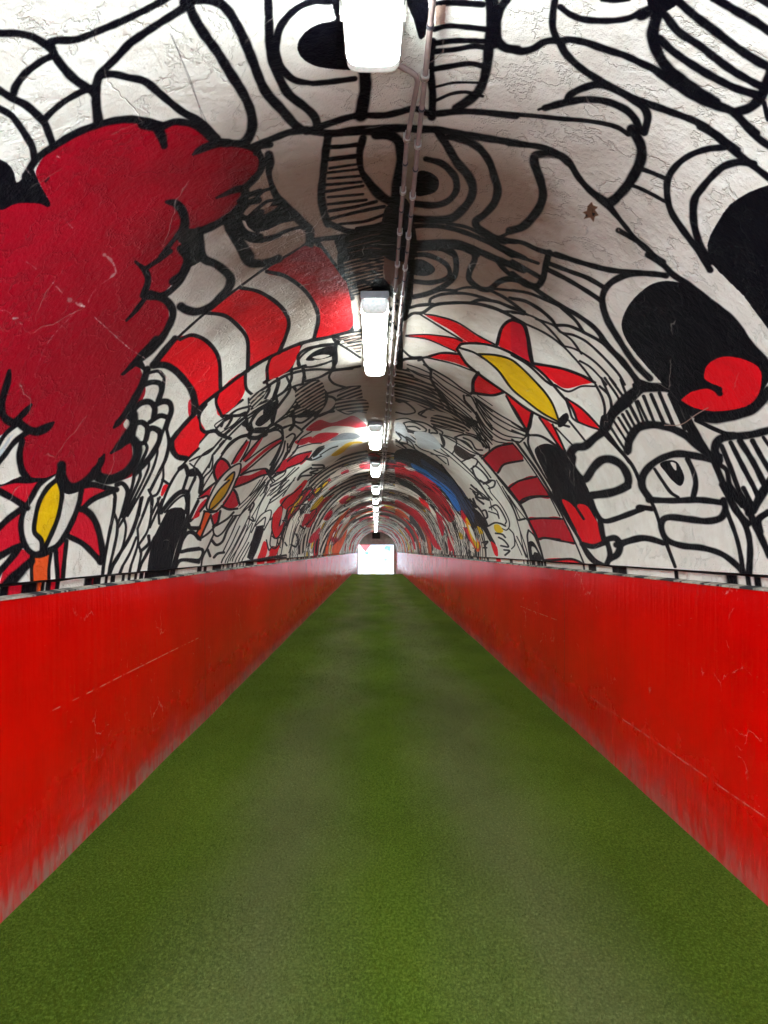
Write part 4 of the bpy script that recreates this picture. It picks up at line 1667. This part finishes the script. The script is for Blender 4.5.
# ------------------------------------------------------------------ lamps
LX = -.008
def arc_z(x): return CZ + math.sqrt(R * R - (x - CX) ** 2)
def make_lamp():
    L, W = 1.58, .152
    t = thing('ceiling_lamp', '', 'ceiling light', (LX, 0, EYE + 1.355), 'fluorescent lamps along the tunnel crown')
    bm = bmesh.new()                                   # grey tray against the vault
    box(bm, -W/2 - .006, W/2 + .006, -L/2 + .0, L/2 - .0, .066, .112, bev=.008)
    obj('housing', bm, M_house, t)
    def bowl(ya, yb, taper_a, taper_b):
        bm = bmesh.new(); rings = []
        N = 14; st = []
        def prof(y, k):                                # rounded trough section scaled towards its end
            pts = []
            for i in range(N + 1):
                a = math.pi * i / N
                cx = math.cos(a); sx = math.sin(a)
                px = math.copysign(abs(cx) ** .45, cx) * W / 2 * (1 if k > .6 else .75 + .25 * k / .6)
                pz = .068 - .068 * (abs(sx) ** .5) * k
                pts.append(bm.verts.new((px, y, pz)))
            return pts
        for (y, k) in ([(ya, .05), (ya + .006, .45), (ya + .02, .8), (ya + .045, 1)] if taper_a else [(ya, 1)]) + \
                      ([(yb - .045, 1), (yb - .02, .8), (yb - .006, .45), (yb, .05)] if taper_b else [(yb, 1)]):
            rings.append(prof(y, k))
        for A, B in zip(rings, rings[1:]):
            for i in range(N):
                f = bm.faces.new((A[i], B[i], B[i+1], A[i+1])); f.smooth = True
        return bm
    e = .07
    obj('diffuser', bowl(-L/2 + e, L/2 - e, False, False), M_glow, t)
    obj('cover_end', bowl(-L/2 + .004, -L/2 + e, True, False), M_cap, t)
    obj('cover_end', bowl(L/2 - e, L/2 - .004, False, True), M_cap, t)
    for s in (-1, 1):
        for k in (-.6, 0, .6):
            bm = bmesh.new(); x0 = s * (W/2 + .004)
            box(bm, min(x0, x0 + s*.008), max(x0, x0 + s*.008), k - .012, k + .012, .045, .085, bev=.002)
            obj('clip', bm, M_clip, t)
    for s in (-1, 1):
        bm = bmesh.new()
        tube(bm, [(0, s*.5, .10), (0, s*.5, .135)], .012, 8); obj('hanger_bolt', bm, M_clip, t)
    return t
LAB = ['bright ceiling lamp nearest the viewer, cut off by the top of the photo',
       'long ceiling lamp second from the viewer, beside the red and white striped sock',
       'short-looking ceiling lamp, third along the crown, with an orange mark on its cover']
ORD = ['fourth', 'fifth', 'sixth', 'seventh', 'eighth', 'ninth', 'tenth', 'eleventh', 'twelfth', 'thirteenth', 'fourteenth', 'fifteenth']
proto = make_lamp()
def dup(src):
    r = src.copy(); C.objects.link(r)
    for ch in list(src.children):
        c = ch.copy(); C.objects.link(c); c.parent = r
    return r
lamps = []
for i, y in enumerate(LAMPS):
    o = proto if i == 0 else dup(proto)
    o.location.y = y
    o['label'] = LAB[i] if i < 3 else ('farthest ceiling lamp, beside the bright tunnel end' if i == len(LAMPS) - 1 else '%s ceiling lamp from the viewer in the row along the crown' % ORD[i - 3])
    lamps.append(o)
def smudge(lamp, parts, m, name):
    for (x, y, a, b) in parts:
        bm = bmesh.new(); box(bm, x - a, x + a, y - b, y + b, -.0035, -.0005)
        obj(name, bm, m, lamp)
smudge(lamps[2], [(-.035, -.64, .014, .05), (-.008, -.63, .012, .035), (.02, -.645, .013, .045), (.044, -.635, .01, .03)], plain('orange_marker', (.75, .16, .04), .6), 'orange_mark')
smudge(lamps[1], [(-.04, -.36, .012, .003), (-.03, -.35, .004, .008), (.035, -.36, .012, .003), (-.032, .1, .004, .02), (-.028, .12, .003, .012)], plain('dry_leaf_dirt', (.10, .10, .08), .8), 'dirt_speck')

# ------------------------------------------------------------------ conduits
def conduit(name, label, x, ya, yb, start=None):
    t = thing(name, label, 'conduit', (x, ya, arc_z(x)))
    zz = -.030
    pts = []
    y = ya
    while y < yb:
        pts.append((.004 * noise.noise(Vector((y * .8, x * 40, 0))), y - ya, zz + .003 * noise.noise(Vector((y, 2, x)))))
        y += .25
    if start: pts = [(p[0] - x, p[1] - ya, p[2] - arc_z(x)) for p in start] + pts[1:]
    bm = bmesh.new(); tube(bm, pts, .0085, 10); obj('pipe', bm, M_pipe, t, True)
    y = ya + .02 if not start else ya + .1; i = 0
    while y < min(yb, 22):
        bm = bmesh.new()                               # saddle clamp: base plate, strap and two ears
        tube(bm, [(-.0, -.009, zz), (0, .009, zz)], .0135, 12)
        box(bm, -.013, .013, -.008, .008, zz + .010, zz + .016)
        box(bm, -.006, .006, -.006, .006, zz + .014, -.004)
        obj('pipe_clamp', bm, M_clip, t, loc=(0, y - ya, 0))
        if i < 12:
            bm = bmesh.new(); tube(bm, [(0, -.006, zz), (0, .006, zz)], .0112, 10)
            obj('tape_band', bm, M_tape, t, loc=(0, y - ya + .16, 0))
        y += .37; i += 1
    return t
conduit('electrical_conduit', 'pinkish steel conduit running the whole crown, right-hand pipe of the clipped pair', .150, .3, Y1 - .3)
xb = .109
conduit('electrical_conduit', 'pinkish steel conduit branching from the nearest lamp, left-hand pipe of the clipped pair', xb, 2.40, Y1 - .3,
        start=[(LX + .055, 2.05, EYE + 1.425), (LX + .075, 2.11, EYE + 1.44), (xb - .005, 2.14, EYE + 1.442), (xb + .012, 2.16, EYE + 1.443), (xb + .019, 2.19, EYE + 1.444), (xb + .012, 2.32, arc_z(xb) - .033), (xb, 2.52, arc_z(xb) - .032)])

# ------------------------------------------------------------------ light
w = bpy.data.worlds.new('sky'); bpy.context.scene.world = w; w.use_nodes = True
nt = w.node_tree; bg = nt.nodes['Background']
sky = nt.nodes.new('ShaderNodeTexSky'); sky.sky_type = 'NISHITA'; sky.sun_disc = False
sky.sun_elevation = math.radians(50); sky.sun_rotation = math.radians(200)
sky.air_density = 1.0; sky.dust_density = 3.0
mx = nt.nodes.new('ShaderNodeMix'); mx.data_type = 'RGBA'; mx.inputs[0].default_value = .85
nt.links.new(sky.outputs[0], mx.inputs[6]); mx.inputs[7].default_value = (2.5, 2.95, 3.7, 1)
nt.links.new(mx.outputs[2], bg.inputs[0]); bg.inputs[1].default_value = 1.0
sun = bpy.data.lights.new('sun', 'SUN'); sun.energy = 2.0; sun.angle = math.radians(2); sun.color = (1, .97, .92)
so = bpy.data.objects.new('sun', sun); C.objects.link(so)
so.rotation_euler = (math.radians(38), 0, math.radians(25))
so.location = (0, 70, 20)

# ------------------------------------------------------------------ camera
cam = bpy.data.cameras.new('camera'); co = bpy.data.objects.new('camera', cam); C.objects.link(co)
co.location = (0, 0, EYE); co.rotation_euler = (math.radians(90), 0, 0)
cam.sensor_fit = 'HORIZONTAL'; cam.sensor_width = 36; cam.lens = F / 768 * 36
cam.shift_x = (384 - VPX) / 768; cam.shift_y = (VPY - 512) / 768
cam.clip_start = .05; cam.clip_end = 300
sc = bpy.context.scene; sc.camera = co
sc.view_settings.view_transform = 'Standard'; sc.view_settings.look = 'None'
sc.view_settings.gamma = 1; sc.view_settings.use_curve_mapping = False
sc.view_settings.exposure = 1.32
sc.cycles.max_bounces = 10; sc.cycles.diffuse_bounces = 6
